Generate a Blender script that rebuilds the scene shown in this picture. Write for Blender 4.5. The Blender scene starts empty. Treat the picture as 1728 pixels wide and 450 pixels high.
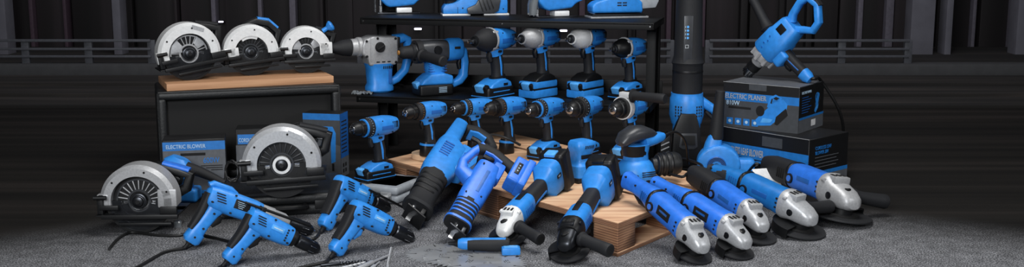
import bpy, bmesh, math, random
from mathutils.bvhtree import BVHTree
from mathutils import Vector, Matrix, noise
random.seed(4)
C = bpy.context.scene.collection
R = math.radians
PI = math.pi
V = Vector

# ------------------------------------------------------------------ camera
F, PITCH, CH = 1950.0, R(10), .78
cd = bpy.data.cameras.new('camera'); cam = bpy.data.objects.new('camera', cd); C.objects.link(cam)
cam.location = (0, 0, CH); cam.rotation_euler = (R(90) - PITCH, 0, 0)
cd.sensor_fit = 'HORIZONTAL'; cd.sensor_width = 36; cd.lens = F / 1728 * 36
bpy.context.scene.camera = cam
EYE = V((0, 0, CH))

def ray(u, v):
    x = (u - 864) / F; y = -(v - 225) / F; c, s = math.cos(PITCH), math.sin(PITCH)
    return V((x, c + y * s, -s + y * c))
def onz(u, v, z):
    r = ray(u, v); return EYE + r * ((z - CH) / r.z)
def ony(u, v, Y):
    r = ray(u, v); return EYE + r * (Y / r.y)
def at_len(u, v, p, L):
    """point seen at u, v that lies L metres from p, the farther one"""
    r = ray(u, v).normalized(); w = EYE - p; b = r.dot(w); d = b * b - (w.dot(w) - L * L)
    return EYE + r * (-b + math.sqrt(max(0, d)))

# ------------------------------------------------------------------ materials
def lin(h):
    c = [int(h[i:i + 2], 16) / 255 for i in (0, 2, 4)]
    return tuple((x / 12.92 if x <= .04045 else ((x + .055) / 1.055) ** 2.4) for x in c) + (1,)
def mix(nt, a, b, fac):
    n = nt.nodes.new('ShaderNodeMix'); n.data_type = 'RGBA'
    for s, val in ((6, a), (7, b)):
        if hasattr(val, 'is_output'): nt.links.new(val, n.inputs[s])
        else: n.inputs[s].default_value = val
    if hasattr(fac, 'is_output'): nt.links.new(fac, n.inputs[0])
    else: n.inputs[0].default_value = fac
    return n.outputs[2]
def tex(nt, kind, scale, vec=None, detail=3, **kw):
    n = nt.nodes.new(kind); n.inputs['Scale'].default_value = scale
    if 'Detail' in n.inputs: n.inputs['Detail'].default_value = detail
    for k, v in kw.items(): setattr(n, k, v)
    if vec: nt.links.new(vec, n.inputs['Vector'])
    return n
def coords(nt, scale=(1, 1, 1), out='Object'):
    t = nt.nodes.new('ShaderNodeTexCoord'); m = nt.nodes.new('ShaderNodeMapping'); m.inputs['Scale'].default_value = scale
    nt.links.new(t.outputs[out], m.inputs[0]); return m.outputs[0]
def ramp(nt, fac, stops):
    n = nt.nodes.new('ShaderNodeValToRGB'); e = n.color_ramp.elements
    while len(e) < len(stops): e.new(.5)
    for q, (p, c) in zip(e, stops): q.position = p; q.color = c
    nt.links.new(fac, n.inputs[0]); return n.outputs[0]
def newmat(name):
    m = bpy.data.materials.new(name); m.use_nodes = True
    nt = m.node_tree; return m, nt, nt.nodes['Principled BSDF']
MT = {}
def plain(name, h, rough=.45, metal=0, amp=.12, scale=60, bump=0, aniso=0, spec=.5):
    m, nt, b = newmat(name); c = lin(h)
    dark = tuple(x * (1 - amp) for x in c[:3]) + (1,); lite = tuple(min(1, x * (1 + amp)) for x in c[:3]) + (1,)
    n = tex(nt, 'ShaderNodeTexNoise', scale, coords(nt))
    nt.links.new(ramp(nt, n.outputs[0], [(.3, dark), (.7, lite)]), b.inputs['Base Color'])
    b.inputs['Roughness'].default_value = rough; b.inputs['Metallic'].default_value = metal
    b.inputs['Specular IOR Level'].default_value = spec
    if bump:
        bp = nt.nodes.new('ShaderNodeBump'); bp.inputs['Strength'].default_value = bump; bp.inputs['Distance'].default_value = .002
        nt.links.new(n.outputs[0], bp.inputs['Height']); nt.links.new(bp.outputs[0], b.inputs['Normal'])
    if aniso:
        b.inputs['Anisotropic'].default_value = aniso
        tg = nt.nodes.new('ShaderNodeTangent'); tg.direction_type = 'RADIAL'; tg.axis = 'Z'
        nt.links.new(tg.outputs[0], b.inputs['Tangent'])
    MT[name] = m; return m
plain('blue', '2b83d6', .42); plain('royal', '2b70d6', .4); plain('teal', '1a6db6', .42); plain('bluelight', '55a5ea', .4)
plain('bluedark', '1a5aa6', .45)
plain('black', '0d0e10', .45, spec=.4); plain('rubber', '1b1c1f', .65, bump=.15, scale=300, spec=.35); plain('grey', '303236', .38)
plain('midgrey', '8d8f92', .5); plain('casegrey', '8f949a', .55)
plain('silver', 'b4b6b9', .38, .35, .1, 200, .08); plain('white', 'e2e3e3', .45, .25, .06, 150, .05)
plain('castgrey', 'a8a9ab', .45, .35, .1, 200, .12)
plain('steel', 'b8babd', .25, 1); plain('darksteel', '3a3c40', .35, .9)
plain('blade', '9a9c9f', .3, .35, .06, 30, 0, .8)
plain('hole', '020203', .8); plain('vinyl', '111315', .5, bump=.35, scale=180)
plain('rackmetal', '08090a', .55, spec=.25); plain('cardblack', '0c0d0f', .5); plain('cardgrey', '3c3f43', .6); plain('cardmid', '55585d', .6)
plain('cardblue', '1c6fba', .5); plain('cardedge', '9a9c9e', .7); plain('paper', 'd6d7d8', .7); plain('ink', 'a9c4da', .5); plain('inkwhite', 'd8dde2', .5)
plain('clear', '6f7478', .15); plain('rail', '4a4c52', .6, .2); plain('barrier', '3a3b3d', .8, bump=.2, scale=20); plain('cable', '0a0a0b', .5)
plain('amber', 'a5702a', .5)
def emit(name, h, s):
    m, nt, b = newmat(name); b.inputs['Emission Color'].default_value = lin(h); b.inputs['Emission Strength'].default_value = s; MT[name] = m
emit('lampglow', 'e9e4ff', 2.5)
def wood(name, a, b_, c_, layers=0, sc=(4, 60, 60)):
    m, nt, b = newmat(name)
    n = tex(nt, 'ShaderNodeTexNoise', 1.0, coords(nt, sc), 6)
    col = ramp(nt, n.outputs[0], [(.28, lin(a)), (.5, lin(b_)), (.72, lin(c_))])
    if layers:
        w = tex(nt, 'ShaderNodeTexWave', layers, coords(nt, (0.15, 0.15, 1)), 2, bands_direction='Z'); w.inputs['Distortion'].default_value = .8
        g = nt.nodes.new('ShaderNodeNewGeometry'); sx = nt.nodes.new('ShaderNodeSeparateXYZ'); nt.links.new(g.outputs['Normal'], sx.inputs[0])
        ab = nt.nodes.new('ShaderNodeMath'); ab.operation = 'ABSOLUTE'; nt.links.new(sx.outputs[2], ab.inputs[0])
        iv = nt.nodes.new('ShaderNodeMath'); iv.operation = 'SUBTRACT'; iv.inputs[0].default_value = 1; nt.links.new(ab.outputs[0], iv.inputs[1])
        edge = ramp(nt, w.outputs[1], [(.25, lin('5d3826')), (.5, lin('b98f6c')), (.8, lin('94694c'))])
        col = mix(nt, col, edge, iv.outputs[0])
    nt.links.new(col, b.inputs['Base Color']); b.inputs['Roughness'].default_value = .65
    bp = nt.nodes.new('ShaderNodeBump'); bp.inputs['Strength'].default_value = .2; bp.inputs['Distance'].default_value = .002
    nt.links.new(n.outputs[0], bp.inputs['Height']); nt.links.new(bp.outputs[0], b.inputs['Normal']); MT[name] = m
wood('pine', 'b07f5e', 'd8ad88', 'e0c09a', 75, (5, 45, 45)); wood('pineblock', 'a67a58', 'c39a76', 'd0ab88', 50, (30, 30, 5))
wood('board', '9d7150', 'b88a66', 'c79b76', 0, (3, 70, 70)); wood('round', 'd0aa86', 'dfbf9d', 'e6cba9', 0, (40, 6, 40))
wood('pinered', '7c3d2e', 'a15f48', 'bd8262', 75, (5, 45, 45))

# ------------------------------------------------------------------ mesh builder
def se(a, e):
    c, s = math.cos(a), math.sin(a); p = 2 / e
    return math.copysign(abs(c) ** p, c), math.copysign(abs(s) ** p, s)
class Part:
    def __init__(s, mat='black'):
        s.vs = []; s.fs = []; s.mi = []; s.mats = []; s.X = Matrix(); s.m(mat)
    def m(s, name):
        if name not in s.mats: s.mats.append(name)
        s.cur = s.mats.index(name); return s
    def add(s, verts, faces):
        b = len(s.vs); s.vs += [s.X @ V(v) for v in verts]
        for f in faces: s.fs.append([i + b for i in f]); s.mi.append(s.cur)
        return s
    def rings(s, rings, cap=True):
        n = len(rings[0]); vs = [p for r in rings for p in r]; fs = []
        for k in range(len(rings) - 1):
            for i in range(n):
                j = (i + 1) % n; fs.append([k * n + i, k * n + j, (k + 1) * n + j, (k + 1) * n + i])
        if cap: fs.append(list(range(n))[::-1]); fs.append([(len(rings) - 1) * n + i for i in range(n)])
        return s.add(vs, fs)
    def sweep(s, pts, sizes, e=2.4, n=20, side=(0, 1, 0), straight=False, cap=True):
        pts = [V(p) if len(p) == 3 else V((p[0], 0, p[1])) for p in pts]; side = V(side); out = []
        if not isinstance(sizes, list): sizes = [sizes] * len(pts)
        for i, p in enumerate(pts):
            t = (pts[-1] - pts[0]) if straight else (pts[min(i + 1, len(pts) - 1)] - pts[max(i - 1, 0)])
            t.normalize(); nr = t.cross(side).normalized(); sd = nr.cross(t).normalized()
            sz = sizes[i]; ee = sz[2] if len(sz) > 2 else e
            ring = []
            for k in range(n):
                a, b = se(2 * PI * (k + .5) / n, ee); ring.append(p + sd * (a * sz[0]) + nr * (b * sz[1]))
            out.append(ring)
        return s.rings(out, cap)
    def lx(s, secs, e=2.4, n=20):
        """loft along X: (x, z centre, half width y, half height z[, e])"""
        return s.sweep([(q[0], q[1]) for q in secs], [q[2:] for q in secs], e, n, straight=True) if abs(secs[0][1] - secs[-1][1]) < 1e-6 else s._lx(secs, e, n)
    def _lx(s, secs, e, n):
        out = []
        for q in secs:
            ee = q[4] if len(q) > 4 else e; ring = []
            for k in range(n):
                a, b = se(2 * PI * (k + .5) / n, ee); ring.append(V((q[0], a * q[2], q[1] + b * q[3])))
            out.append(ring)
        return s.rings(out)
    def lathe(s, p, d, prof, n=20, sx=1, sz=1):
        p = V(p); d = V(d).normalized(); a = d.orthogonal().normalized() if abs(d.y) > .5 or abs(d.z) > .9 else d.cross(V((0, 1, 0))).normalized()
        b = d.cross(a); out = []
        for t, r in prof:
            out.append([p + d * t + a * (r * sx * math.cos(2 * PI * k / n)) + b * (r * sz * math.sin(2 * PI * k / n)) for k in range(n)])
        return s.rings(out)
    def from_bm(s, bm):
        bm.verts.index_update(); s.add([v.co.copy() for v in bm.verts], [[v.index for v in f.verts] for f in bm.faces]); bm.free(); return s
    def box(s, c, size, bev=.003, rot=None, seg=2):
        bm = bmesh.new(); bmesh.ops.create_cube(bm, size=1); bmesh.ops.scale(bm, vec=size, verts=bm.verts)
        bev = min(bev, min(size) * .45)
        if bev > 0: bmesh.ops.bevel(bm, geom=bm.edges[:], offset=bev, segments=seg, profile=.6, affect='EDGES')
        M = Matrix.Translation(c) @ (rot.to_4x4() if rot else Matrix()); bmesh.ops.transform(bm, matrix=M, verts=bm.verts)
        return s.from_bm(bm)
    def prism(s, poly, y0, y1, bev=.002, seg=2):
        """polygon in XZ, extruded over y0..y1"""
        bm = bmesh.new(); f = bm.faces.new([bm.verts.new((x, y0, z)) for x, z in poly])
        r = bmesh.ops.extrude_face_region(bm, geom=[f]); bmesh.ops.translate(bm, vec=(0, y1 - y0, 0), verts=[g for g in r['geom'] if isinstance(g, bmesh.types.BMVert)])
        bmesh.ops.recalc_face_normals(bm, faces=bm.faces)
        if bev: bmesh.ops.bevel(bm, geom=bm.edges[:], offset=bev, segments=seg, profile=.6, affect='EDGES', clamp_overlap=True)
        return s.from_bm(bm)
    def ringp(s, c, r0, r1, y0, y1, a0=0, a1=360, n=48, bev=0):
        """ring sector in XZ about c"""
        full = a1 - a0 >= 360; k = n if full else n + 1; out = []
        for i in range(k):
            a = R(a0 + (a1 - a0) * i / n); q = V((math.cos(a), 0, math.sin(a))); cc = V((c[0], 0, c[1]))
            out.append([cc + q * r0 + V((0, y0, 0)), cc + q * (r1 - bev) + V((0, y0, 0)), cc + q * r1 + V((0, y0 + bev, 0)), cc + q * r1 + V((0, y1, 0)), cc + q * r0 + V((0, y1, 0))])
        if full:
            vs = [p for r in out for p in r]; m = 5; fs = []
            for i in range(k):
                for j in range(m): fs.append([i * m + j, i * m + (j + 1) % m, ((i + 1) % k) * m + (j + 1) % m, ((i + 1) % k) * m + j])
            return s.add(vs, fs)
        return s.rings(out)
    def tube(s, pts, r, n=8, sub=5):
        pts = [V(p) for p in pts]
        if sub > 1 and len(pts) > 2:
            q = []; P = [pts[0]] + pts + [pts[-1]]
            for i in range(1, len(P) - 2):
                for k in range(sub):
                    t = k / sub; a, b, c, d = P[i - 1], P[i], P[i + 1], P[i + 2]
                    q.append(.5 * (2 * b + (c - a) * t + (2 * a - 5 * b + 4 * c - d) * t * t + (3 * b - a - 3 * c + d) * t ** 3))
            q.append(pts[-1]); pts = q
        t0 = (pts[1] - pts[0]).normalized(); nr = t0.orthogonal().normalized(); out = []
        for i, p in enumerate(pts):
            t = (pts[min(i + 1, len(pts) - 1)] - pts[max(i - 1, 0)]).normalized(); nr = (nr - t * nr.dot(t)).normalized(); b = t.cross(nr)
            rr = r[min(i, len(r) - 1)] if isinstance(r, list) else r
            out.append([p + nr * (rr * math.cos(2 * PI * k / n)) + b * (rr * math.sin(2 * PI * k / n)) for k in range(n)])
        return s.rings(out)
    def obj(s, name, parent=None, ang=38):
        me = bpy.data.meshes.new(name); bm = bmesh.new()
        vs = [bm.verts.new(v) for v in s.vs]
        for f, mi in zip(s.fs, s.mi):
            try: g = bm.faces.new([vs[i] for i in f]); g.material_index = mi; g.smooth = True
            except ValueError: pass
        bmesh.ops.recalc_face_normals(bm, faces=bm.faces)
        for ed in bm.edges:
            if len(ed.link_faces) == 2 and ed.calc_face_angle(0) > R(ang): ed.smooth = False
        bm.to_mesh(me); bm.free()
        for m in s.mats: me.materials.append(MT[m])
        o = bpy.data.objects.new(name, me); C.objects.link(o)
        if parent: o.parent = parent
        return o

def tag(o, label=None, cat=None, group=None, kind=None):
    for k, v in (('label', label), ('category', cat), ('group', group), ('kind', kind)):
        if v: o[k] = v
    return o
def thing(name, label, cat, group=None):
    o = bpy.data.objects.new(name, None); C.objects.link(o); o.empty_display_size = .03
    return tag(o, label, cat, group)
def rename(o, label, group=None): return tag(o, label, None, group)
def verts_of(o):
    for ch in o.children:
        if ch.type == 'MESH': yield from (v.co for v in ch.data.vertices)
        yield from verts_of(ch)
def put(root, M, z=None):
    """set the thing down: z = height of what carries its lowest point"""
    if z is not None:
        lo = min((M @ v).z for v in verts_of(root)); M = Matrix.Translation((0, 0, z - lo)) @ M
    root.matrix_world = M; return M
def ypr(loc, yaw=0, pitch=0, roll=0, s=1):
    return Matrix.Translation(loc) @ Matrix.Rotation(R(yaw), 4, 'Z') @ Matrix.Rotation(R(pitch), 4, 'Y') @ Matrix.Rotation(R(roll), 4, 'X') @ Matrix.Scale(s, 4)
def frame(tail, head, up=(0, 0, 1), s=1):
    x = (V(head) - V(tail)).normalized(); y = V(up).cross(x).normalized(); z = x.cross(y)
    M = Matrix((x, y, z)).transposed().to_4x4(); M.translation = tail
    return M @ Matrix.Scale(s, 4)
def cord(root, M, pts, r=.0035, name='cord'):
    """pts in the place's own coordinates"""
    p = Part('cable'); p.X = M.inverted(); p.tube(pts, r); return p.obj(name, root)
def text(body, parent, M, size, mat, sx=.75, bold=.012, name='lettering'):
    cu = bpy.data.curves.new(name, 'FONT'); cu.body = body; cu.size = size; cu.offset = bold * size; cu.extrude = .0002; cu.resolution_u = 3
    cu.materials.append(MT[mat]); tmp = bpy.data.objects.new(name, cu); C.objects.link(tmp)
    me = bpy.data.meshes.new_from_object(tmp.evaluated_get(bpy.context.evaluated_depsgraph_get())); bpy.data.objects.remove(tmp)
    me.transform(M @ Matrix.Diagonal((sx, 1, 1, 1))); o = bpy.data.objects.new(name, me); C.objects.link(o); o.parent = parent; return o
FRONT = Matrix.Rotation(R(90), 4, 'X')      # text standing in XZ, read from -Y

# ------------------------------------------------------------------ setting
def build_setting():
    # ground
    m, nt, b = newmat('ground_mat')
    co = coords(nt); sx = nt.nodes.new('ShaderNodeSeparateXYZ'); nt.links.new(co, sx.inputs[0])
    n1 = tex(nt, 'ShaderNodeTexNoise', 260, co, 2); n2 = tex(nt, 'ShaderNodeTexNoise', 26, co, 4)
    grit = ramp(nt, n1.outputs[0], [(.33, lin('2b2c2f')), (.5, lin('6e6f73')), (.68, lin('b2b3b7'))])
    pat = ramp(nt, n2.outputs[0], [(.3, (.55, .55, .55, 1)), (.7, (1, 1, 1, 1))])
    mm = nt.nodes.new('ShaderNodeMix'); mm.data_type = 'RGBA'; mm.blend_type = 'MULTIPLY'; mm.inputs[0].default_value = 1
    nt.links.new(grit, mm.inputs[6]); nt.links.new(pat, mm.inputs[7])
    st = tex(nt, 'ShaderNodeTexNoise', 1, coords(nt, (.35, 9, 1)), 4)
    road = ramp(nt, st.outputs[0], [(.3, lin('080707')), (.5, lin('161412')), (.7, lin('262220'))])
    # grey apron ends along a soft edge, nearer at both sides
    ax = nt.nodes.new('ShaderNodeMath'); ax.operation = 'ABSOLUTE'
    sh = nt.nodes.new('ShaderNodeMath'); sh.operation = 'SUBTRACT'; sh.inputs[1].default_value = .05; nt.links.new(sx.outputs[0], sh.inputs[0]); nt.links.new(sh.outputs[0], ax.inputs[0])
    ml = nt.nodes.new('ShaderNodeMath'); ml.operation = 'MULTIPLY_ADD'; ml.inputs[1].default_value = .62; nt.links.new(ax.outputs[0], ml.inputs[0]); nt.links.new(sx.outputs[1], ml.inputs[2])
    mr = nt.nodes.new('ShaderNodeMapRange'); mr.interpolation_type = 'SMOOTHSTEP'; mr.inputs['From Min'].default_value = 3.35; mr.inputs['From Max'].default_value = 3.85
    nt.links.new(ml.outputs[0], mr.inputs['Value'])
    nt.links.new(mix(nt, mm.outputs[2], road, mr.outputs[0]), b.inputs['Base Color'])
    b.inputs['Roughness'].default_value = .9; b.inputs['Specular IOR Level'].default_value = .2
    bp = nt.nodes.new('ShaderNodeBump'); bp.inputs['Strength'].default_value = .6; bp.inputs['Distance'].default_value = .004
    nt.links.new(n1.outputs[0], bp.inputs['Height']); nt.links.new(bp.outputs[0], b.inputs['Normal']); MT['ground_mat'] = m
    p = Part('ground_mat'); p.add([(-7, .6, 0), (7, .6, 0), (7, 12, 0), (-7, 12, 0)], [[0, 1, 2, 3]]); tag(p.obj('floor'), kind='structure')
    # worn yellowish line on the road, far side
    plain('roadline', '2e2a1e', .9)
    # building behind
    m, nt, b = newmat('cladding'); co = coords(nt)
    w = tex(nt, 'ShaderNodeTexNoise', 1, coords(nt, (5, .1, .15)), 3)
    col = ramp(nt, w.outputs[0], [(.3, lin('060506')), (.5, lin('120e10')), (.64, lin('231c20')), (.78, lin('302a30'))])
    nt.links.new(col, b.inputs['Base Color']); b.inputs['Roughness'].default_value = .7; MT['cladding'] = m
    plain('ribpale', '5f5c66', .7); plain('ribmauve', '43343f', .7)
    p = Part('cladding')
    rr = random.Random(11); x = -5.6
    while x < 5.6:                                         # ribbed cladding, one wall: dark panels with pale narrow ribs
        w_ = rr.uniform(.1, .26); p.m('cladding').box((x + w_ / 2, 7.47, .9), (w_, .06, 1.9), .008); x += w_
        if rr.random() < .8: w_ = rr.uniform(.018, .05); p.m(rr.choice(('ribpale', 'ribmauve', 'cladding'))).box((x + w_ / 2, 7.44, .9), (w_, .1, 1.9), .006); x += w_
        x += rr.uniform(.0, .05)
    p.m('cladding').box((0, 7.56, .9), (11.6, .1, 1.9), 0)
    tag(p.obj('wall_back'), kind='structure')
    plain('pillargrey', '5c5c64', .8, bump=.2, scale=10)
    k = 0
    for u, w_ in ((8, .1), (206, .05), (1548, .14), (1592, .04), (1722, .12)):
        q = ony(u, 100, 6.9); k += 1
        p = Part('pillargrey'); p.box((q.x, 6.9, .45), (w_, .12, .9), .008); tag(p.obj('pillar_%d' % k), kind='structure')
    # stepped concrete tiers in front of the building
    m, nt, b = newmat('tiers'); n = tex(nt, 'ShaderNodeTexNoise', 1, coords(nt, (.8, 14, 14)), 5)
    nt.links.new(ramp(nt, n.outputs[0], [(.32, lin('080707')), (.55, lin('1d1a18')), (.75, lin('35302d'))]), b.inputs['Base Color']); b.inputs['Roughness'].default_value = .9; MT['tiers'] = m
    p = Part('tiers')
    for Y, z in ((5.05, .018), (5.3, .034), (5.55, .05)): p.box((0, (Y + 7.3) / 2, z / 2), (11, 7.3 - Y, z), .004)
    tag(p.obj('trim_1'), kind='structure')
    p = Part('barrier'); p.box((0, 5.9, .075), (11, .1, .062), .006); tag(p.obj('trim_2'), kind='structure')
build_setting()

def railings():
    for i, (u0, u1, lab) in enumerate(((-60, 258, 'grey steel railing on the low concrete kerb beside the black vinyl cabinet'), (610, 1130, 'grey steel railing on the low concrete kerb seen through the tool rack'),
                            (1195, 1530, 'grey steel railing on the low concrete kerb behind the printed boxes'))):
        a = ony(u0, 120, 5.9).x; b = ony(u1, 120, 5.9).x
        t = thing('railing', lab, 'railing', 'railings on the kerb'); n = max(2, round((b - a) / .33))
        for k in range(n + 1):
            p = Part('rail'); p.box((a + (b - a) * k / n, 5.9, .165), (.04, .02, .12), .004); p.obj('post', t)
        for z, th in ((.223, .014), (.18, .012), (.142, .012)):
            p = Part('rail'); p.box(((a + b) / 2, 5.885, z), (b - a, .012, th), .003); p.obj('rail', t)
        t.matrix_world = Matrix()
railings()
for u, v, w, lab in ((372, 37, .016, 'small round lamp glowing on the dark building above the circular saws'), (705, 49, .024, 'small bright lamp behind the rack above the black-nosed rotary hammer'),
                     (951, 52, .024, 'small bright lamp behind the rack between two impact wrenches')):
    q = ony(u, v, 7.36); t = thing('wall_lamp', lab, 'lamp', 'lamps on the building')
    p = Part('grey'); p.lathe((0, .05, 0), (0, -1, 0), [(0, .012), (.03, .012), (.035, .008)]); p.obj('lamp_base', t)
    p = Part('lampglow'); p.box((0, .012, 0), (w * 2, .012, w * .55), .006); p.obj('lamp_lens', t)
    t.matrix_world = Matrix.Translation(q)

# ------------------------------------------------------------------ rack
ZT, ZM = .486, .225
RL, RR = onz(598, 31, ZT), onz(1100, 41, ZT); RYAW = math.degrees(math.atan2(RR.y - RL.y, RR.x - RL.x)); RW = (RR - RL).length
RM = ypr((RL.x, RL.y, 0), RYAW)
def rack():
    t = thing('shelving_rack', 'black metal two-tier rack holding rows of blue power tools', 'rack')
    D = .32
    for z, nm in ((ZT, 'shelf'), (ZM, 'shelf')):
        f_ = .05 if z == ZT else 0; p = Part('rackmetal'); p.box((RW / 2, D / 2 + f_ / 2, z - .004), (RW, D - f_, .008), .001); p.box((RW / 2, .005 + f_, z - .012), (RW, .01, .022), .002); p.box((RW / 2, D - .005, z + (.012 if z < ZT else -.012)), (RW, .01, .06 if z < ZT and z > .1 else .022), .002)
        for x in (.005, RW - .005): p.box((x, D / 2 + f_ / 2, z - .012), (.01, D - f_, .022), .002)
        for i in range(3): p.m('steel').lathe((.012 + (RW - .024) * (i / 2), f_ + .0005, z - .012), (0, -1, 0), [(0, .003), (.002, .002)], 8).m('rackmetal')
        p.obj(nm, t)
    for x in (.022, RW - .026):
        for y in (.2, D - .016):
            p = Part('rackmetal'); sgn = 1 if x < .1 else -1
            hh = ZT - .012
            p.box((x, y, hh / 2), (.032, .004, hh), .001); p.box((x - sgn * .014, y, hh / 2), (.004, .032, hh), .001)
            p.obj('post', t)
    p = Part('rackmetal'); p.box((.02, D - .006, ZT + .045), (.08, .006, .085), .002); p.obj('corner_plate', t)
    put(t, RM)
rack()

# ------------------------------------------------------------------ cordless pistol tools
def battery(root, kind, z0=0):
    if kind == 'slim':
        p = Part('black'); p.box((.012, 0, z0 + .02), (.126, .072, .04), .009, seg=3)
        p.m('blue').box((.012, 0, z0 + .012), (.1265, .0726, .003), .0005); p.box((.012, 0, z0 + .026), (.08, .0735, .003), .001)
        o = p.obj('battery', root); lz = z0 + .034; top = z0 + .038
    else:
        p = Part('blue'); p.box((.012, 0, z0 + .017), (.124, .074, .03), .006); p.box((.012, 0, z0 + .046), (.122, .072, .024), .006)
        p.m('black').box((.012, 0, z0 + .032), (.122, .0725, .009), .003); p.box((.012, 0, z0 + .003), (.118, .07, .008), .003)
        o = p.obj('battery', root); lz = z0 + .04; top = z0 + .057
    p = Part('black'); p.box((.068, 0, lz), (.02, .06, .028), .006, Matrix.Rotation(R(25), 3, 'Y'))
    p.m('bluelight').box((.073, 0, lz + .003), (.016, .034, .026), .004, Matrix.Rotation(R(25), 3, 'Y')); p.obj('latch', o)
    return top
def pistol(nose, batt, label, cat='drill', name='cordless_drill', group=None, tilt=0, side=False):
    t = thing(name, label, cat, group)
    if batt == 'grip':
        z0 = 0; p = Part('black'); p.sweep([(.004, 0), (.004, .004), (.003, .04), (0, .052)], [(.022, .026), (.024, .029), (.023, .027), (.02, .024)], 3)
        p.m('blue').sweep([(.003, .04), (.002, .048)], (.0243, .028), 3); p.obj('battery', t); top = .05
    else:
        top = battery(t, batt)
        p = Part('blue' if batt == 'slim' else 'black')
        p.prism([(-.046, top - .004), (-.04, top + .014), (-.012, top + .026), (.018, top + .024), (.05, top + .012), (.066, top - .004)], -.034, .034, .007, 3)
        if batt == 'slim': p.m('black').box((-.01, .0345, top + .008), (.02, .001, .008), 0); p.box((-.01, -.0345, top + .008), (.02, .001, .008), 0); p.m('black').sweep([(-.01, top + .02), (-.008, top + .032)], (.022, .028))
        p.obj('battery_mount', t); top += .02
    H = top + .128                                         # axis of the head
    g0, g1 = V((-.012, 0, top)), V((.002, 0, H - .03))
    p = Part('rubber'); mid = (g0 + g1) / 2 + V((-.004, 0, -.005))
    p.sweep([g0 + V((0, 0, -.006)), g0.lerp(mid, .5), mid, mid.lerp(g1, .6), g1], [(.019, .025), (.0165, .02), (.0175, .021), (.017, .021), (.02, .026)], 2.6)
    p.m('blue').sweep([g0.lerp(mid, .3), mid, mid.lerp(g1, .8)], [(.0175, .004), (.0186, .007), (.0185, .004)], 4); p.obj('grip', t)
    p = Part('blue'); p.sweep([g1 + V((-.001, 0, -.02)), g1 + V((.003, 0, .0)), g1 + V((.0, 0, .03))], [(.0205, .024), (.022, .03), (.026, .04)], 3)
    p.lx([(-.082, H, .017, .017), (-.078, H, .025, .024), (-.06, H, .031, .03), (-.03, H, .0345, .034), (.01, H, .0345, .0345), (.032, H, .033, .033)], 2.6, 24)
    p.m('black').lx([(-.0835, H, .015, .015), (-.0822, H, .016, .016)])
    for sg in (-1, 1):                                     # vents, seam and screws
        for k in range(4): p.m('hole').box((-.066 + k * .007, sg * .0295, H + .004), (.0028, .006, .022), .0008)
        p.m('bluedark').box((-.02, sg * .0342, H - .004), (.05, .002, .014), .001)
        for x, z in ((-.045, H - .022), (.02, H - .022), (.0, H + .02)): p.m('hole').lathe((x, sg * .026, z), (0, sg, 0), [(0, .0025), (.0055, .0025)], 8)
    p.obj('housing', t)
    p = Part('black' if batt != 'slim' else 'rubber'); p.sweep([(.026, H - .04), (.03, H - .052), (.026, H - .068)], [(.009, .008), (.009, .009), (.008, .006)], 3); p.obj('trigger', t)
    p = Part('black'); p.box((.004, 0, H - .037), (.016, .05, .008), .003); p.obj('direction_switch', t)
    x = .03
    if nose.startswith('impact'):
        c = {'impact_black': 'rubber', 'impact_grey': 'castgrey', 'impact_white': 'white', 'impact_driver': 'black'}[nose]
        p = Part(c)
        if nose == 'impact_driver': p.lathe((x, 0, H), (1, 0, 0), [(-.004, .034), (.012, .035), (.03, .03), (.05, .019), (.054, .013)], 24)
        else: p.lathe((x, 0, H), (1, 0, 0), [(-.008, .036), (.016, .0375), (.034, .033), (.05, .024), (.06, .02), (.068, .0185)], 24)
        p.m('silver').lathe((x - .006, 0, H), (1, 0, 0), [(0, .0365), (.001, .0385), (.007, .0385), (.008, .0365)], 24)
        for a in (45, 135, 225, 315): p.m('silver').lathe((x - .012, .034 * math.cos(R(a)), H + .034 * math.sin(R(a))), (1, 0, 0), [(0, .005), (.022, .005), (.024, .003)], 8)
        o = p.obj('nose_cone', t); L = .054 if nose == 'impact_driver' else .068
        p = Part('darksteel'); p.lathe((x + L - .002, 0, H), (1, 0, 0), [(0, .0145), (.006, .0145), (.008, .009), (.014, .009)], 14)
        p.m('steel').box((x + L + .02, 0, H), (.018, .0115, .0115), .0015); p.obj('anvil', t)
    else:
        big = nose == 'drill_big'; r = 1.12 if big else 1
        p = Part('rubber'); p.lathe((x, 0, H), (1, 0, 0), [(-.004, .031 * r), (.002, .0335 * r), (.022, .0325 * r), (.026, .03 * r)], 28)
        for k in range(22):
            a = 2 * PI * k / 22; p.m('ink' if nose != 'drill_amber' else 'amber').box((x + .011, .0331 * r * math.cos(a), H + .0331 * r * math.sin(a)), (.0035, .0012, .0012), 0)
        p.m('blue' if nose == 'drill' else 'black').lathe((x, 0, H), (1, 0, 0), [(.025, .0295 * r), (.026, .031 * r), (.031, .031 * r), (.032, .029 * r)], 24); p.obj('torque_collar', t)
        p = Part('black'); p.lathe((x + .03, 0, H), (1, 0, 0), [(0, .0265 * r), (.018, .026 * r), (.02, .0235 * r), (.036, .0225 * r), (.046, .016 * r)], 20)
        for k in range(12): a = 2 * PI * k / 12; p.box((x + .04, .026 * r * math.cos(a), H + .026 * r * math.sin(a)), (.016, .003, .003), .0008)
        o = p.obj('chuck', t); p = Part('steel'); p.lathe((x + .074, 0, H), (1, 0, 0), [(0, .0145 * r), (.005, .0138 * r), (.007, .011 * r)], 16)
        p.m('hole').lathe((x + .0812, 0, H), (1, 0, 0), [(0, .007), (.0004, .007)], 12)
        for k in range(3): a = 2 * PI * k / 3; p.m('steel').box((x + .083, .006 * math.cos(a), H + .006 * math.sin(a)), (.008, .004, .004), .001)
        p.obj('jaws', o)
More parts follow.
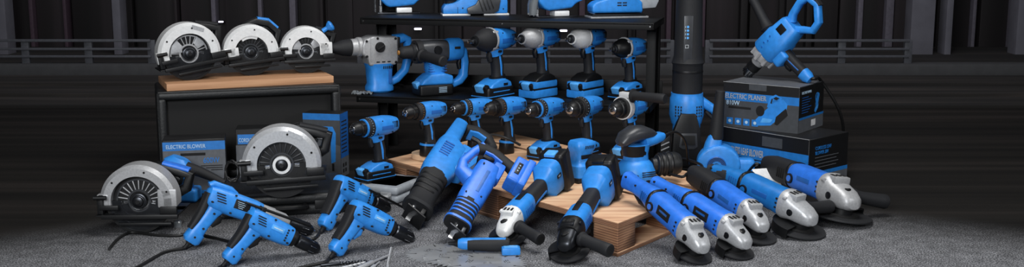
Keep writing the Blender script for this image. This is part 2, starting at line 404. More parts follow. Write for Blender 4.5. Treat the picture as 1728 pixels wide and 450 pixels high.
    if side:
        p = Part('white'); p.ringp((0, 0), .034, .0405, 0, .022, 0, 360, 32)
        p.vs = [V((x + .0 + v.y, v.x, H + v.z)) for v in p.vs]
        p.box((x + .011, .012, H + .046), (.022, .05, .018), .003); o = p.obj('handle_clamp', t)
        p = Part('rubber'); p.lathe((x + .011, .03, H + .046), (0, 1, 0), [(0, .013), (.006, .024), (.01, .024), (.014, .0165), (.05, .0155), (.1, .0165), (.13, .0175), (.138, .015)], 18); p.obj('side_handle', t)
    return t
SH = [('impact_black', 'slim', 'impact wrench with black rubber nose, standing on the middle shelf', 'impact_wrench', 836, 162, 231, 1.06),
      ('impact_grey', 'tall', 'impact wrench with grey metal nose and tall battery on the middle shelf', 'impact_wrench', 912, 160, 228, .98),
      ('impact_white', 'tall', 'impact wrench with near-white metal nose and tall battery on the middle shelf', 'impact_wrench', 991, 160, 232, .98),
      ('impact_driver', 'slim', 'short impact driver with black conical nose, end of the middle shelf', 'impact_driver', 1060, 163, 228, .92)]
for nose, batt, lab, nm, u, v, yaw, s in SH:
    t = pistol(nose, batt, lab, 'impact wrench' if nm == 'impact_wrench' else 'impact driver', nm, 'impact tools on the middle shelf')
    put(t, ypr(onz(u, v + 3, ZM), yaw, 0, 0, s), ZM)

# ------------------------------------------------------------------ rotary hammers on the shelf
def hammer_corded():
    t = thing('rotary_hammer', 'large corded rotary hammer with grey metal gearbox and upright blue motor', 'rotary hammer', 'rotary hammers on the shelf')
    p = Part('castgrey'); p.prism([(-.055, .105), (-.055, .192), (.035, .196), (.068, .185), (.075, .165), (.075, .135), (.055, .118), (.05, .094), (-.045, .094)], -.037, .037, .009, 3)
    p.lathe((.07, 0, .158), (1, 0, 0), [(0, .034), (.012, .034), (.016, .03), (.034, .029), (.036, .026)], 24)
    for sg in (-1, 1):
        for x in (-.03, -.01, .01): p.m('hole').box((x + .01, sg * .037, .107), (.012, .003, .004), .001)
        for x, z in ((-.045, .185), (.06, .18), (.06, .128), (-.045, .104), (.02, .188)): p.m('black').lathe((x, sg * .034, z), (0, sg, 0), [(0, .0045), (.005, .0045)], 10)
        p.m('castgrey').box((.045, sg * .036, .15), (.004, .006, .08), .001)
    o = p.obj('gearbox', t)
    p = Part('black'); p.lathe((.012, .034, .158), (0, 1, 0), [(0, .018), (.006, .018), (.01, .015), (.014, .015)], 18); p.box((.012, .05, .158), (.028, .006, .008), .002, Matrix.Rotation(R(30), 3, 'Y')); p.obj('mode_knob', t)
    p = Part('rubber'); p.lathe((.105, 0, .158), (1, 0, 0), [(0, .027), (.004, .03), (.03, .027), (.05, .02), (.064, .0165), (.07, .0165), (.074, .012)], 22)
    p.m('darksteel').lathe((.178, 0, .158), (1, 0, 0), [(0, .008), (.006, .007)], 12); p.obj('tool_holder', t)
    p = Part('blue'); p.sweep([(.004, .1), (.004, .085), (.004, .03), (.004, .018), (.004, .006), (.004, 0)], [(.041, .05), (.037, .045), (.036, .041), (.041, .047), (.041, .047), (.034, .04)], 3.2, straight=True)
    for sg in (-1, 1):
        for k in range(5): p.m('hole').box((-.028 + k * .007, sg * .0372, .088), (.003, .006, .01), .001)
        p.m('bluedark').box((-.024, sg * .0355, .055), (.012, .004, .05), .002)
    p.obj('motor_housing', t)
    p = Part('blue'); p.sweep([(-.055, .178), (-.085, .184), (-.102, .178), (-.105, .15), (-.104, .11), (-.092, .07), (-.06, .04), (-.03, .03)], [(.026, .018), (.024, .016), (.02, .014), (.017, .014), (.017, .014), (.017, .013), (.018, .013), (.02, .014)], 3)
    p.m('black').sweep([(-.114, .165), (-.117, .14), (-.115, .105), (-.108, .085)], (.0155, .006), 3); p.box((-.06, 0, .165), (.012, .06, .05), .005)
    h = p.obj('rear_handle', t); p = Part('black'); p.sweep([(-.092, .15), (-.088, .13), (-.091, .11)], (.009, .007)); p.obj('trigger', h)
    return t
t = hammer_corded(); M = put(t, ypr(onz(642, 154, ZM), 207, 0, 0, 1.0), ZM)
cord(t, M, [M @ V((-.05, 0, .03)), M @ V((-.09, -.02, .012)), M @ V((-.11, -.09, .006)), M @ V((-.06, -.12, .006))])
def hammer_cordless():
    t = thing('rotary_hammer', 'cordless rotary hammer with black nose, dark side handle and battery on the shelf', 'rotary hammer', 'rotary hammers on the shelf')
    H = .142
    p = Part('black'); p.box((.01, 0, .018), (.118, .074, .036), .008, seg=3); p.m('ink')
    for k in range(4): p.box((-.01, .0375, .012 + k * .005), (.028, .0006, .0018), 0)
    b = p.obj('battery', t); p = Part('bluelight'); p.box((.066, 0, .034), (.016, .034, .024), .004, Matrix.Rotation(R(25), 3, 'Y')); p.obj('latch', b)
    p = Part('blue'); p.prism([(-.05, .034), (-.05, .062), (-.02, .072), (.03, .07), (.055, .052), (.066, .036)], -.035, .035, .008, 3)
    p.sweep([(0, .06), (.002, .11)], [(.024, .03), (.028, .034)], 3); p.m('bluedark')
    for k in range(4): p.box((0, 0, .078 + k * .008), (.062, .05, .003), .001)
    p.obj('battery_mount', t)
    p = Part('grey'); p.lx([(-.04, H, .034, .034), (0, H, .036, .036), (.045, H, .034, .034), (.066, H, .028, .028), (.075, H, .024, .024)], 2.8)
    p.m('blue').lx([(-.092, H + .004, .026, .03), (-.082, H + .004, .032, .036), (-.05, H + .002, .034, .037), (-.036, H, .0345, .0345)], 3)
    for sg in (-1, 1): p.m('hole').box((-.065, sg * .034, H + .01), (.02, .003, .008), .001); p.m('black').lathe((.005, sg * .034, H + .006), (0, sg, 0), [(0, .014), (.006, .013)], 16)
    p.obj('housing', t)
    p = Part('rubber'); p.lathe((.072, 0, H), (1, 0, 0), [(0, .026), (.01, .026), (.014, .022), (.04, .02), (.05, .0165), (.054, .012)], 20); p.m('amber').lathe((.126, 0, H), (1, 0, 0), [(0, .008), (.004, .007)], 12); p.obj('tool_holder', t)
    p = Part('rubber'); p.ringp((0, 0), .028, .038, 0, .02, 0, 360, 28); p.vs = [V((.052 + v.y, v.x, H + v.z)) for v in p.vs]
    p.lathe((.062, .02, H - .008), (-.25, 1, -.1), [(0, .016), (.01, .022), (.016, .022), (.02, .017), (.05, .016), (.1, .0175), (.118, .0175), (.122, .014)], 18); p.obj('side_handle', t)
    p = Part('blue'); p.sweep([(-.07, H + .01), (-.098, H - .005), (-.104, H - .04), (-.1, H - .085), (-.085, .04), (-.06, .03), (-.045, .046)], [(.02, .02), (.018, .015), (.017, .014), (.017, .014), (.017, .013), (.017, .012), (.018, .014)], 3)
    p.m('rubber').sweep([(-.108, H - .01), (-.114, H - .04), (-.109, H - .08)], (.0155, .006), 3); h = p.obj('rear_handle', t)
    p = Part('black'); p.sweep([(-.09, H - .025), (-.084, H - .045), (-.088, H - .062)], (.009, .008)); p.obj('trigger', h)
    return t
put(hammer_cordless(), ypr(onz(735, 159, ZM), 208, 0, 0, 1.05), ZM)

# ------------------------------------------------------------------ top-shelf tools
def jigsaw(label, guard):
    t = thing('jigsaw', label, 'jigsaw', 'jigsaws on the top shelf')
    p = Part('darksteel'); p.box((0, 0, .002), (.15, .07, .004), .0015); p.m('hole').box((.06, 0, .0042), (.04, .012, .001), 0); p.obj('base_plate', t)
    p = Part('white'); p.box((-.02, 0, .012), (.055, .05, .018), .004); p.obj('base_clamp', t)
    p = Part('blue'); p.prism([(.066, .05), (.072, .1), (.062, .13), (.0, .135), (-.06, .13), (-.115, .11), (-.12, .085), (-.11, .06), (-.07, .045), (-.055, .03), (.03, .022), (.045, .028)], -.03, .03, .01, 3)
    p.lx([(-.15, .088, .015, .018), (-.145, .088, .022, .025), (-.1, .088, .026, .028)])
    for sg in (-1, 1): p.m('hole').lathe((.02, sg * .028, .075), (0, sg, 0), [(0, .007), (.004, .007)], 14); [p.box((-.05 - k * .01, sg * .03, .1), (.004, .003, .016), .001) for k in range(5)]
    p.obj('housing', t)
    p = Part('blue'); p.sweep([(.055, .12), (.05, .17), (.02, .19), (-.06, .19), (-.1, .17), (-.105, .12)], (.017, .016), 3); p.m('rubber').sweep([(.02, .203), (-.02, .207), (-.06, .203)], (.0175, .006), 3)
    h = p.obj('handle', t); p = Part('black'); p.box((-.01, 0, .17), (.03, .012, .014), .004); p.obj('trigger', h)
    p = Part('steel'); p.lathe((.062, 0, .05), (0, 0, -1), [(0, .008), (.022, .008), (.024, .004)], 12); p.box((.062, 0, .013), (.008, .0014, .026), 0); p.lathe((.082, -.018, .075), (0, 0, -1), [(0, .002), (.07, .002)], 8); p.lathe((.082, .018, .075), (0, 0, -1), [(0, .002), (.07, .002)], 8); p.obj('blade_holder', t)
    if guard:
        p = Part('clear'); p.sweep([(.074, .07), (.08, .04), (.082, .008)], [(.028, .012), (.026, .014), (.024, .012)], 3); p.obj('chip_guard', t)
    return t
put(jigsaw('jigsaw with bare steel blade rods over a wide sole plate on the top shelf', False), ypr(onz(672, 22, ZT), 190, 0, 0, 1.0), ZT)
put(jigsaw('jigsaw with clear chip guard around its blade on the top shelf', True), ypr(onz(935, 28, ZT), 200, 0, 0, 1.0), ZT)
def planer():
    t = thing('electric_planer', 'long electric planer with black belt cover on the top shelf', 'planer')
    p = Part('white'); p.box((.075, 0, .004), (.11, .076, .007), .001); p.box((-.085, 0, .004), (.1, .076, .007), .001); p.obj('sole_plate', t)
    p = Part('blue'); p.prism([(.128, .008), (.128, .03), (.118, .045), (.085, .05), (.06, .062), (.02, .072), (-.06, .08), (-.1, .075), (-.13, .06), (-.13, .008), (-.035, .008), (-.02, .02), (.015, .02), (.02, .008)], -.036, .036, .006, 2)
    for sg in (-1, 1): p.m('hole').box((.07, sg * .036, .022), (.001, .003, .025), 0); p.lathe((.05, sg * .034, .03), (0, sg, 0), [(0, .003), (.003, .003)], 8); p.lathe((-.112, sg * .034, .025), (0, sg, 0), [(0, .003), (.003, .003)], 8)
    p.m('bluelight').ringp((.006, .062), .012, .021, -.046, .03, 0, 360, 24); p.m('hole').ringp((.006, .062), .0, .012, -.04, .03, 0, 360, 20); p.obj('housing', t)
    p = Part('grey'); p.prism([(.03, .006), (.036, .03), (.0, .045), (-.02, .08), (-.085, .085), (-.1, .06), (-.092, .02), (-.07, .008)], .036, .052, .006, 2); p.m('black')
    for k in range(4): p.box((-.02 - k * .014, .053, .04 + k * .004), (.004, .003, .05), .001, Matrix.Rotation(R(20), 3, 'Y'))
    p.m('grey').prism([(.03, .006), (.036, .03), (.0, .045), (-.02, .08), (-.085, .085), (-.1, .06), (-.092, .02), (-.07, .008)], -.05, -.036, .005, 2); p.obj('belt_cover', t)
    p = Part('rubber'); p.lathe((.095, 0, .046), (0, 0, 1), [(0, .02), (.012, .022), (.018, .03), (.034, .031), (.042, .022)], 20); p.obj('depth_knob', t)
    p = Part('blue'); p.sweep([(.0, .07), (-.02, .115), (-.06, .14), (-.11, .13), (-.125, .1), (-.12, .07)], [(.02, .02), (.018, .018), (.017, .016), (.017, .015), (.017, .015), (.02, .016)], 3); p.m('rubber').sweep([(-.03, .14), (-.06, .156), (-.1, .148)], (.017, .006), 3)
    h = p.obj('handle', t); p = Part('black'); p.box((-.05, 0, .118), (.028, .012, .016), .004); p.obj('trigger', h)
    return t
put(planer(), ypr(onz(800, 25, ZT), 190, 0, 0, .88), ZT)
def sheet_sander_long():
    t = thing('sheet_sander', 'flat rectangular sheet sander with pale grey dust box on the top shelf', 'sander')
    p = Part('midgrey'); p.box((0, 0, .003), (.215, .09, .006), .001); p.m('black').box((0, 0, .01), (.2, .084, .008), .002)
    for x in (-.085, .09):
        p.m('steel').sweep([(x, -.035, .016), (x + .015, 0, .019), (x, .035, .016)], (.003, .003)); 
    p.obj('sanding_plate', t)
    p = Part('blue'); p.prism([(.1, .018), (.102, .045), (.085, .058), (.04, .07), (.02, .1), (-.05, .1), (-.07, .07), (-.088, .055), (-.09, .018)], -.036, .036, .009, 3)
    for sg in (-1, 1):
        for k in range(2):
            for j in range(2): p.m('hole').box((.0 - .02 * j, sg * .036, .045 + .009 * k), (.016, .003, .004), .001)
    p.obj('housing', t)
    p = Part('blue'); p.sweep([(.02, .095), (.0, .13), (-.05, .145), (-.1, .13)], [(.022, .02), (.022, .018), (.02, .016), (.014, .012)], 3); p.m('rubber').sweep([(0, .146), (-.04, .16), (-.08, .152)], (.02, .006), 3); p.obj('handle', t)
    p = Part('casegrey'); p.prism([(-.08, .03), (-.078, .06), (-.1, .085), (-.145, .088), (-.152, .06), (-.14, .034)], -.03, .03, .006); p.m('grey').box((-.1, 0, .084), (.03, .058, .012), .004); p.obj('dust_box', t)
    return t
put(sheet_sander_long(), ypr(onz(1040, 29, ZT), 192, 0, 0, .94), ZT)

# ------------------------------------------------------------------ cabinet, board and circular saws
CZ = .285
def cabinet():
    t = thing('padded_cabinet', 'low black vinyl padded cabinet carrying a wooden board of circular saws', 'cabinet')
    a = onz(264, 156, CZ); b = onz(574, 143, CZ); yaw = math.degrees(math.atan2(b.y - a.y, b.x - a.x)); W = (b - a).length; D = .27
    p = Part('vinyl'); th = .028
    p.box((W / 2, D / 2, CZ - th / 2), (W, D, th), .012, seg=3); p.box((th / 2, D / 2, (CZ - th) / 2 + .004), (th, D, CZ - th + .01), .012, seg=3); p.box((W - th / 2, D / 2, (CZ - th) / 2 + .004), (th, D, CZ - th + .01), .012, seg=3); p.box((W / 2, D / 2, .014), (W, D, .028), .01)
    for x in (.003, W - .003): p.tube([(x, .004, .01), (x, .004, CZ - .004)], .004)
    p.tube([(.004, .004, CZ - .003), (W - .004, .004, CZ - .003)], .004); p.obj('padded_frame', t)
    p = Part('hole'); p.box((W / 2, .03, CZ / 2), (W - .05, .006, CZ - .05), .001); p.obj('front_panel', t)
    put(t, ypr((a.x, a.y, 0), yaw)); return yaw
CYAW = cabinet()
BT = CZ + .022
a = onz(281, 142, BT); b = onz(563, 128, BT); BYAW = math.degrees(math.atan2(b.y - a.y, b.x - a.x))
p = Part('board'); p.box(((b - a).length / 2, .115, -.011), ((b - a).length, .23, .022), .0015)
o = p.obj('wooden_board'); tag(o, 'pale wooden board lying on the black cabinet under three saws', 'board'); o.matrix_world = ypr((a.x, a.y, BT), BYAW)

def circ_saw(label, shell='white', knob=None, style=0, accent='blue', disc='darksteel'):
    t = thing('circular_saw', label, 'circular saw', 'circular saws')
    R1 = .1; RLO = .084; r0 = (.066, .06, .058, .062, .07)[style]
    p = Part(shell); p.ringp((0, 0), r0, R1, -.03, .034, -8, 188, 52, .01)
    if style == 1: p.ringp((0, 0), .05, .07, -.026, .02, 60, 120, 12); p.box((-.07, -.026, .01), (.05, .008, .03), .003)
    if style in (2, 4): p.box((.078, -.024, .01), (.05, .012, .05), .004)
    p.box((-.09, -.018, .004), (.03, .03, .036), .004)
    for a_ in (20, 75, 140, 172): p.m('hole').lathe((.083 * math.cos(R(a_)), -.0305, .083 * math.sin(R(a_))), (0, -1, 0), [(0, .003), (.0008, .003)], 8)
    if style in (0, 3): p.m('silver').box((.04, -.0305, .076), (.04, .001, .012), 0, Matrix.Rotation(R(28), 3, 'Y'))
    p.obj('upper_guard', t)
    p = Part('black'); p.ringp((0, 0), 0.012, .092, -.006, .02, 0, 180, 40)
    for k in range(11):
        a_ = R(10 + k * 16); q = V((math.cos(a_), 0, math.sin(a_)))
        p.m('castgrey' if style in (0, 4) else 'grey').box(q * .044 + V((0, -.008, 0)), (.026, .004, .003), .001, Matrix.Rotation(-a_, 3, 'Y'))
    p.m('castgrey' if style in (0, 2) else 'grey').ringp((0, 0), .026, .031, -.011, -.004, 0, 360, 32); p.ringp((0, 0), .056, .06, -.011, -.004, 0, 200, 32)
    if style in (0, 2): p.m('silver').prism([(-.058, .012), (-.02, .008), (-.018, .03), (-.03, .05), (-.05, .035)], -.013, -.008, .001); p.prism([(.055, .02), (.035, .05), (.02, .03), (.03, .01)], -.013, -.008, .001)
    p.obj('inner_plate', t)
    p = Part('steel'); p.ringp((0, 0), .01, .079, -.0035, -.002, 0, 360, 60); b_ = p.obj('saw_blade', t)
    p = Part(disc); p.ringp((0, 0), .045, RLO, -.02, -.008, 178, 362, 48, .004); p.ringp((0, 0), .03, .05, -.018, -.01, 190, 350, 30); p.m('black').ringp((0, 0), RLO - .006, RLO + .001, -.022, .014, 182, 358, 40)
    p.m('darksteel').ringp((0, 0), .062, .066, -.0215, -.019, 195, 345, 30); p.obj('lower_guard', t)
    p = Part('darksteel'); p.lathe((0, -.006, 0), (0, -1, 0), [(0, .022), (.012, .021), (.014, .014), (.02, .013), (.022, .008)], 20); p.m('black').lathe((0, -.029, 0), (0, -1, 0), [(0, .007), (.001, .006)], 6); p.m('white' if style == 3 else 'darksteel').ringp((0, 0), .016, .023 if style == 3 else .018, -.022, -.008, 0, 360, 28); p.obj('arbor_flange', t)
    zb = -.034
    p = Part('black'); p.box((.01, -.048, zb), (.2, .014, .012), .002); p.box((.02, -.04, zb - .022), (.14, .008, .008), .002); p.box((.01, .05, zb + .002), (.2, .08, .004), .001); p.box((-.085, 0, zb + .002), (.04, .1, .004), .001); p.box((.09, 0, zb + .002), (.04, .1, .004), .001)
    p.box((-.07, -.045, zb + .024), (.05, .01, .012), .002); p.box((.085, -.045, zb + .016), (.045, .012, .02), .003); p.box((-.094, -.03, zb + .03), (.016, .03, .05), .004); p.lathe((-.09, -.052, zb + .052), (1, 0, 0), [(-.016, .006), (.016, .006)], 10)
    p.obj('base_plate', t)
    p = Part('black'); p.lathe((.02, .02, .018), (0, 1, 0), [(0, .046), (.02, .048), (.05, .044)], 24); p.m(accent).lathe((.02, .07, .018), (0, 1, 0), [(0, .044), (.05, .043), (.056, .036)], 24); p.obj('motor', t)
    hz = -.006 if style == 1 else -.03
    p = Part('black'); p.sweep([(-.03, .06, .06 + hz), (.0, .06, .095 + hz), (.045, .06, .108 + hz), (.09, .06, .095 + hz), (.12, .06, .055), (.11, .06, .02), (.07, .06, .0)], [(.018, .018), (.02, .018), (.018, .016), (.017, .015), (.017, .015), (.017, .014), (.018, .016)], 3)
    p.m(accent if style in (1, 4) else 'rubber').sweep([(.05, .06, .119 + hz), (.09, .06, .108 + hz), (.12, .06, .068)], (.017, .006), 3); h = p.obj('rear_handle', t); p = Part('black'); p.box((.08, .06, .078 + hz), (.03, .012, .014), .004, Matrix.Rotation(R(35), 3, 'Y')); p.obj('trigger', h)
    if knob:
        p = Part(accent); p.lathe((knob[0], .03, knob[1]), (knob[2], -.1, knob[3]), [(0, .01), (.02, .009), (.03, .018), (.038, .022), (.044, .02), (.048, .01)], 18); p.obj('front_knob', t)
    return t
def put_saw(t, u, v, z, yaw, s, roll=0, off=0):
    # u, v where the lowest point of the guard meets its support
    q = onz(u, v, z); put(t, ypr(q, yaw, roll, 0, s), z); return t.matrix_world
put_saw(circ_saw('circular saw with full white guard ring, on the wooden board over its corner', 'white', None, 0), 320, 134, BT, BYAW + 4, .99, -9)
put_saw(circ_saw('middle circular saw on the wooden board, black cutout in its white guard', 'white', None, 1, disc='black'), 424, 126, BT, BYAW - 1, .9, -6)
put_saw(circ_saw('circular saw with raised blue knob, on the wooden board nearest the rack', 'white', (.075, .075, .9, .55), 2, disc='black'), 517, 122, BT, BYAW - 6, .84, -1)

# ------------------------------------------------------------------ black case with a saw, boxes behind
KZ = .06
def case(name, label, M, W, D, H, mat, trim):
    t = thing(name, label, 'case')
    p = Part(mat); p.box((0, 0, H * .27), (W, D, H * .5), .012, seg=3); p.m(trim)
    p.box((-W * .28, -D / 2 - .002, H * .5), (.035, .006, H * .4), .002); p.box((W * .28, -D / 2 - .002, H * .5), (.035, .006, H * .4), .002); p.obj('case_base', t)
    p = Part(mat); p.box((0, 0, H * .77), (W, D, H * .46), .012, seg=3); p.box((0, 0, H * .97), (W * .8, D * .74, H * .06), .004); p.obj('lid', t)
    p = Part(trim); p.tube([(-.055, -D / 2, H * .5), (-.05, -D / 2 - .026, H * .5), (.05, -D / 2 - .026, H * .5), (.055, -D / 2, H * .5)], .007, sub=3); p.obj('carry_handle', t)
    put(t, M, 0); return t
case('tool_case', 'flat black plastic tool case lying under a circular saw', ypr(onz(476, 345, 0), 14), .36, .28, KZ, 'vinyl', 'black')
put_saw(circ_saw('circular saw with mottled silver guard standing on the black case', 'silver', None, 3, disc='black'), 478, 330, KZ, 8, 1.06, -3)
M = put_saw(circ_saw('circular saw with dull grey guard standing on the ground beside the cabinet', 'castgrey', None, 4, 'royal'), 240, 389, 0, 2, .98)

def carton(label, M, W, D, H, deco):
    t = thing('printed_carton', label, 'box', 'printed tool cartons')
    p = Part('cardblack'); p.box((0, D / 2, H / 2), (W, D, H), .0015, seg=1); p.obj('carton', t)
    deco(t, W, D, H); put(t, M, None); return t
def quad(p, x0, x1, z0, z1, y, mat): p.m(mat).add([(x0, y, z0), (x1, y, z0), (x1, y, z1), (x0, y, z1)], [[0, 1, 2, 3]])
def poly(p, pts, y, mat): p.m(mat).add([(x, y, z) for x, z in pts], [list(range(len(pts)))])
def disc(p, cx, cz, rx, rz, y, mat, n=20): poly(p, [(cx + rx * math.cos(2 * PI * k / n), cz + rz * math.sin(2 * PI * k / n)) for k in range(n)], y, mat)
def icons(p, x, z, n, s, y):
    for k in range(n): quad(p, x + k * s * 1.35, x + k * s * 1.35 + s, z, z + s, y, 'cardblue'); disc(p, x + k * s * 1.35 + s / 2, z + s / 2, s * .25, s * .25, y - .0002, 'ink', 8)
def mini_planer(p, cx, cz, s, y, a=0):
    c, n = math.cos(R(a)), math.sin(R(a)); T = lambda pts: [(cx + (x * c - z * n) * s, cz + (x * n + z * c) * s) for x, z in pts]
    poly(p, T([(-.5, -.28), (-.1, -.32), (.42, -.02), (.5, .2), (.4, .36), (.1, .3), (-.3, .05), (-.52, -.1)]), y, 'blue')
    poly(p, T([(.02, -.3), (.1, -.34), (.46, -.1), (.44, .1), (.3, .02), (.1, -.1)]), y - .0002, 'hole')
    q = T([(-.34, .12)])[0]; disc(p, q[0], q[1], .13 * s, .15 * s, y - .0003, 'hole')
    poly(p, T([(-.12, .2), (.0, .46), (.2, .52), (.38, .4), (.3, .3), (.18, .4), (.08, .36), (0, .16)]), y - .0002, 'blue')
    poly(p, T([(.0, .3), (.06, .42), (.1, .42), (.04, .28)]), y - .0004, 'hole'); poly(p, T([(.1, .42), (.2, .46), (.3, .4), (.2, .36)]), y - .0004, 'hole')
    poly(p, T([(-.4, -.2), (-.1, -.24), (.0, -.16), (-.3, -.08)]), y - .0003, 'bluelight')
def deco_planer(t, W, D, H):
    y = -.0006; p = Part('cardgrey'); quad(p, -W / 2, W / 2, 0, H * .62, y, 'cardgrey'); quad(p, -W / 2, W / 2, H * .6, H * .78, y - .0001, 'cardblue')
    quad(p, -W * .42, -W * .12, H * .42, H * .47, y - .0003, 'hole'); icons(p, -W * .44, H * .06, 4, H * .15, y - .0002); mini_planer(p, W * .16, H * .38, H * .78, y - .0004, 12)
    quad(p, -.04, .02, H * .86, H * .999, y - .0002, 'cardgrey')
    p.m('cardedge').box((0, .0, H), (W, .0015, .0012), 0); o = p.obj('front_print', t)
    text('ELECTRIC PLANER', o, Matrix.Translation((-W * .47, y - .001, H * .645)) @ FRONT, H * .155, 'cardedge', .78); text('810W', o, Matrix.Translation((-W * .45, y - .001, H * .5)) @ FRONT, H * .14, 'ink', .9)
    p = Part('cardgrey'); S = Matrix.Translation((W / 2, 0, 0)) @ Matrix.Rotation(R(90), 4, 'Z'); p.X = S
    quad(p, .0, D, 0, H * .3, y, 'cardmid'); quad(p, 0, D, H * .28, H * .33, y - .0002, 'cardblue'); mini_planer(p, D * .72, H * .57, H * .42, y - .0003, 40)
    for k in range(7): quad(p, D * .1, D * (.36 + .06 * (k % 3)), H * (.42 + .055 * k), H * (.435 + .055 * k), y - .0003, 'bluedark')
    quad(p, D * .5, D * .68, H * .08, H * .22, y - .0003, 'paper'); o = p.obj('side_print', t)
    text('ELECTRIC PLANER', o, S @ Matrix.Translation((D * .08, y - .001, H * .84)) @ FRONT, H * .075, 'ink', .85)
    p = Part('cardmid'); p.add([(-W / 2 + .003, .003, H + .0006), (W / 2 - .003, .003, H + .0006), (W / 2 - .003, D - .003, H + .0006), (-W / 2 + .003, D - .003, H + .0006)], [[0, 1, 2, 3]]); p.obj('top_panel', t)
def deco_blower(t, W, D, H):
    y = -.0006; p = Part('cardblue'); quad(p, -W / 2, W / 2, H * .4, H * .68, y, 'cardblue'); poly(p, [(-W / 2, H * .36), (W * .4, H * .2), (W / 2, H * .2), (W / 2, H * .4)], y - .0002, 'cardblue'); quad(p, -W / 2, W / 2, 0, H * .2, y, 'cardgrey')
    p.m('cardedge').box((0, 0, H), (W, .0015, .0012), 0); quad(p, .0, W * .22, H * .72, H * .93, y - .0002, 'cardgrey'); o = p.obj('front_print', t)
    text('CORDLESS LEAF BLOWER', o, Matrix.Translation((-W * .43, y - .001, H * .46)) @ FRONT, H * .21, 'cardedge', .43, .02)
    p = Part('cardblue'); S = Matrix.Translation((W / 2, 0, 0)) @ Matrix.Rotation(R(90), 4, 'Z'); p.X = S; quad(p, 0, D, H * .0, H * .22, y, 'cardmid'); quad(p, 0, D, H * .22, H * .3, y, 'cardblue')
    for k in range(4): quad(p, D * .15, D * (.7 + .05 * (k % 2)), H * (.38 + .07 * k), H * (.395 + .07 * k), y - .0002, 'cardmid')
    o = p.obj('side_print', t); text('CORDLESS LEAF\nBLOWER 20V', o, S @ Matrix.Translation((D * .15, y - .001, H * .76)) @ FRONT, H * .1, 'cardblue', .8)
def deco_600(t, W, D, H):
    y = -.0006; p = Part('cardmid'); quad(p, -W / 2, W / 2, 0, H * .82, y, 'cardmid'); quad(p, -W / 2, W / 2, H * .8, H * .96, y - .0001, 'cardblue'); quad(p, -W * .22, W * .18, H * .7, H * .75, y - .0003, 'hole'); quad(p, -W / 2, W / 2, 0, H * .06, y - .0003, 'cardblue')
    for k in range(3): quad(p, W * (.1 + .08 * k), W * .45, H * (.5 - .04 * k), H * (.515 - .04 * k), y - .0003, 'hole')
    icons(p, W * .2, H * .14, 2, H * .1, y - .0002); o = p.obj('front_print', t)
    text('600W', o, Matrix.Translation((W * .14, y - .001, H * .56)) @ FRONT, H * .14, 'cardblue', .8); text('ELECTRIC BLOWER', o, Matrix.Translation((-W * .45, y - .001, H * .84)) @ FRONT, H * .1, 'ink', .8)
def deco_rotary(t, W, D, H):
    y = -.0006; p = Part('cardgrey'); quad(p, -W / 2, W / 2, 0, H * .7, y, 'cardmid'); quad(p, -W * .46, W * .46, H * .72, H * .9, y - .0001, 'cardblue'); o = p.obj('front_print', t)
    text('CORDLESS ROTARY HAMMER', o, Matrix.Translation((-W * .44, y - .001, H * .76)) @ FRONT, H * .1, 'ink', .62)
    p = Part('cardblue'); S = Matrix.Translation((-W / 2, D, 0)) @ Matrix.Rotation(R(-90), 4, 'Z'); p.X = S; poly(p, [(0, 0), (D, 0), (D, H * .55), (0, H * .3)], y, 'cardmid'); poly(p, [(0, H * .3), (D, H * .55), (D, H * .65), (0, H * .4)], y - .0002, 'cardblue'); p.obj('side_print', t)
def deco_hammer(t, W, D, H):
    y = -.0006; p = Part('cardmid'); quad(p, -W / 2, W / 2, 0, H, y, 'cardgrey'); poly(p, [(-W / 2, 0), (W / 2, 0), (W / 2, H * .5), (-W * .3, H * .62)], y - .0001, 'cardmid'); quad(p, -W / 2, W / 2, H * .9, H, y - .0001, 'cardblue'); y -= .0003
    poly(p, [(-W * .3, H * .62), (-W * .3, H * .74), (W * .05, H * .76), (W * .05, H * .6)], y, 'castgrey'); poly(p, [(-W * .45, H * .65), (-W * .45, H * .7), (-W * .3, H * .72), (-W * .3, H * .63)], y, 'hole')
    poly(p, [(W * .02, H * .58), (W * .02, H * .8), (W * .3, H * .8), (W * .38, H * .7), (W * .36, H * .25), (W * .24, H * .22), (W * .24, H * .55)], y - .0001, 'blue'); quad(p, W * .08, W * .2, H * .66, H * .74, y - .0002, 'hole'); quad(p, W * .26, W * .32, H * .1, H * .22, y - .0002, 'hole'); disc(p, -W * .2, H * .64, W * .07, H * .05, y - .0003, 'hole')
    p.obj('front_print', t); p = Part('cardblue'); S = Matrix.Translation((W / 2, 0, 0)) @ Matrix.Rotation(R(90), 4, 'Z'); p.X = S; quad(p, 0, D, H * .3, H, -.0006, 'bluedark'); quad(p, 0, D, 0, H * .3, -.0006, 'cardmid')
    for k in range(9): quad(p, D * .1, D * .8, H * (.38 + .06 * k), H * (.4 + .06 * k), -.0008, 'hole')
    for k in range(4): quad(p, D * (.2 + .3 * (k % 2)), D * (.4 + .3 * (k % 2)), H * (.06 + .09 * (k // 2)), H * (.12 + .09 * (k // 2)), -.0008, 'hole')
    p.obj('side_print', t)
LBH = .15
q0, q1 = onz(1213, 212, LBH), onz(1366, 236, LBH); LY = math.degrees(math.atan2(q1.y - q0.y, q1.x - q0.x)); c = (q0 + q1) / 2
carton('dark carton lettered for a leaf blower, lower of the stacked pair', ypr((c.x, c.y, 0), LY), (q1 - q0).length, .215, LBH, deco_blower)
q0, q1 = onz(1219, 212, LBH), onz(1347, 226, LBH); PY = math.degrees(math.atan2(q1.y - q0.y, q1.x - q0.x)) ; c = (q0 + q1) / 2 + V((.0, .004, 0)); PW = (q1 - q0).length; PH = .145
carton('grey carton picturing an electric planer, upper of the stacked pair', ypr((c.x, c.y, LBH), PY), PW, .2, PH, deco_planer)
PM = ypr((c.x, c.y, LBH + PH), PY)
q = onz(331, 326, 0); carton('grey and blue carton marked 600W in front of the black cabinet', ypr((q.x, q.y, 0), 12), .18, .09, .165, deco_600)
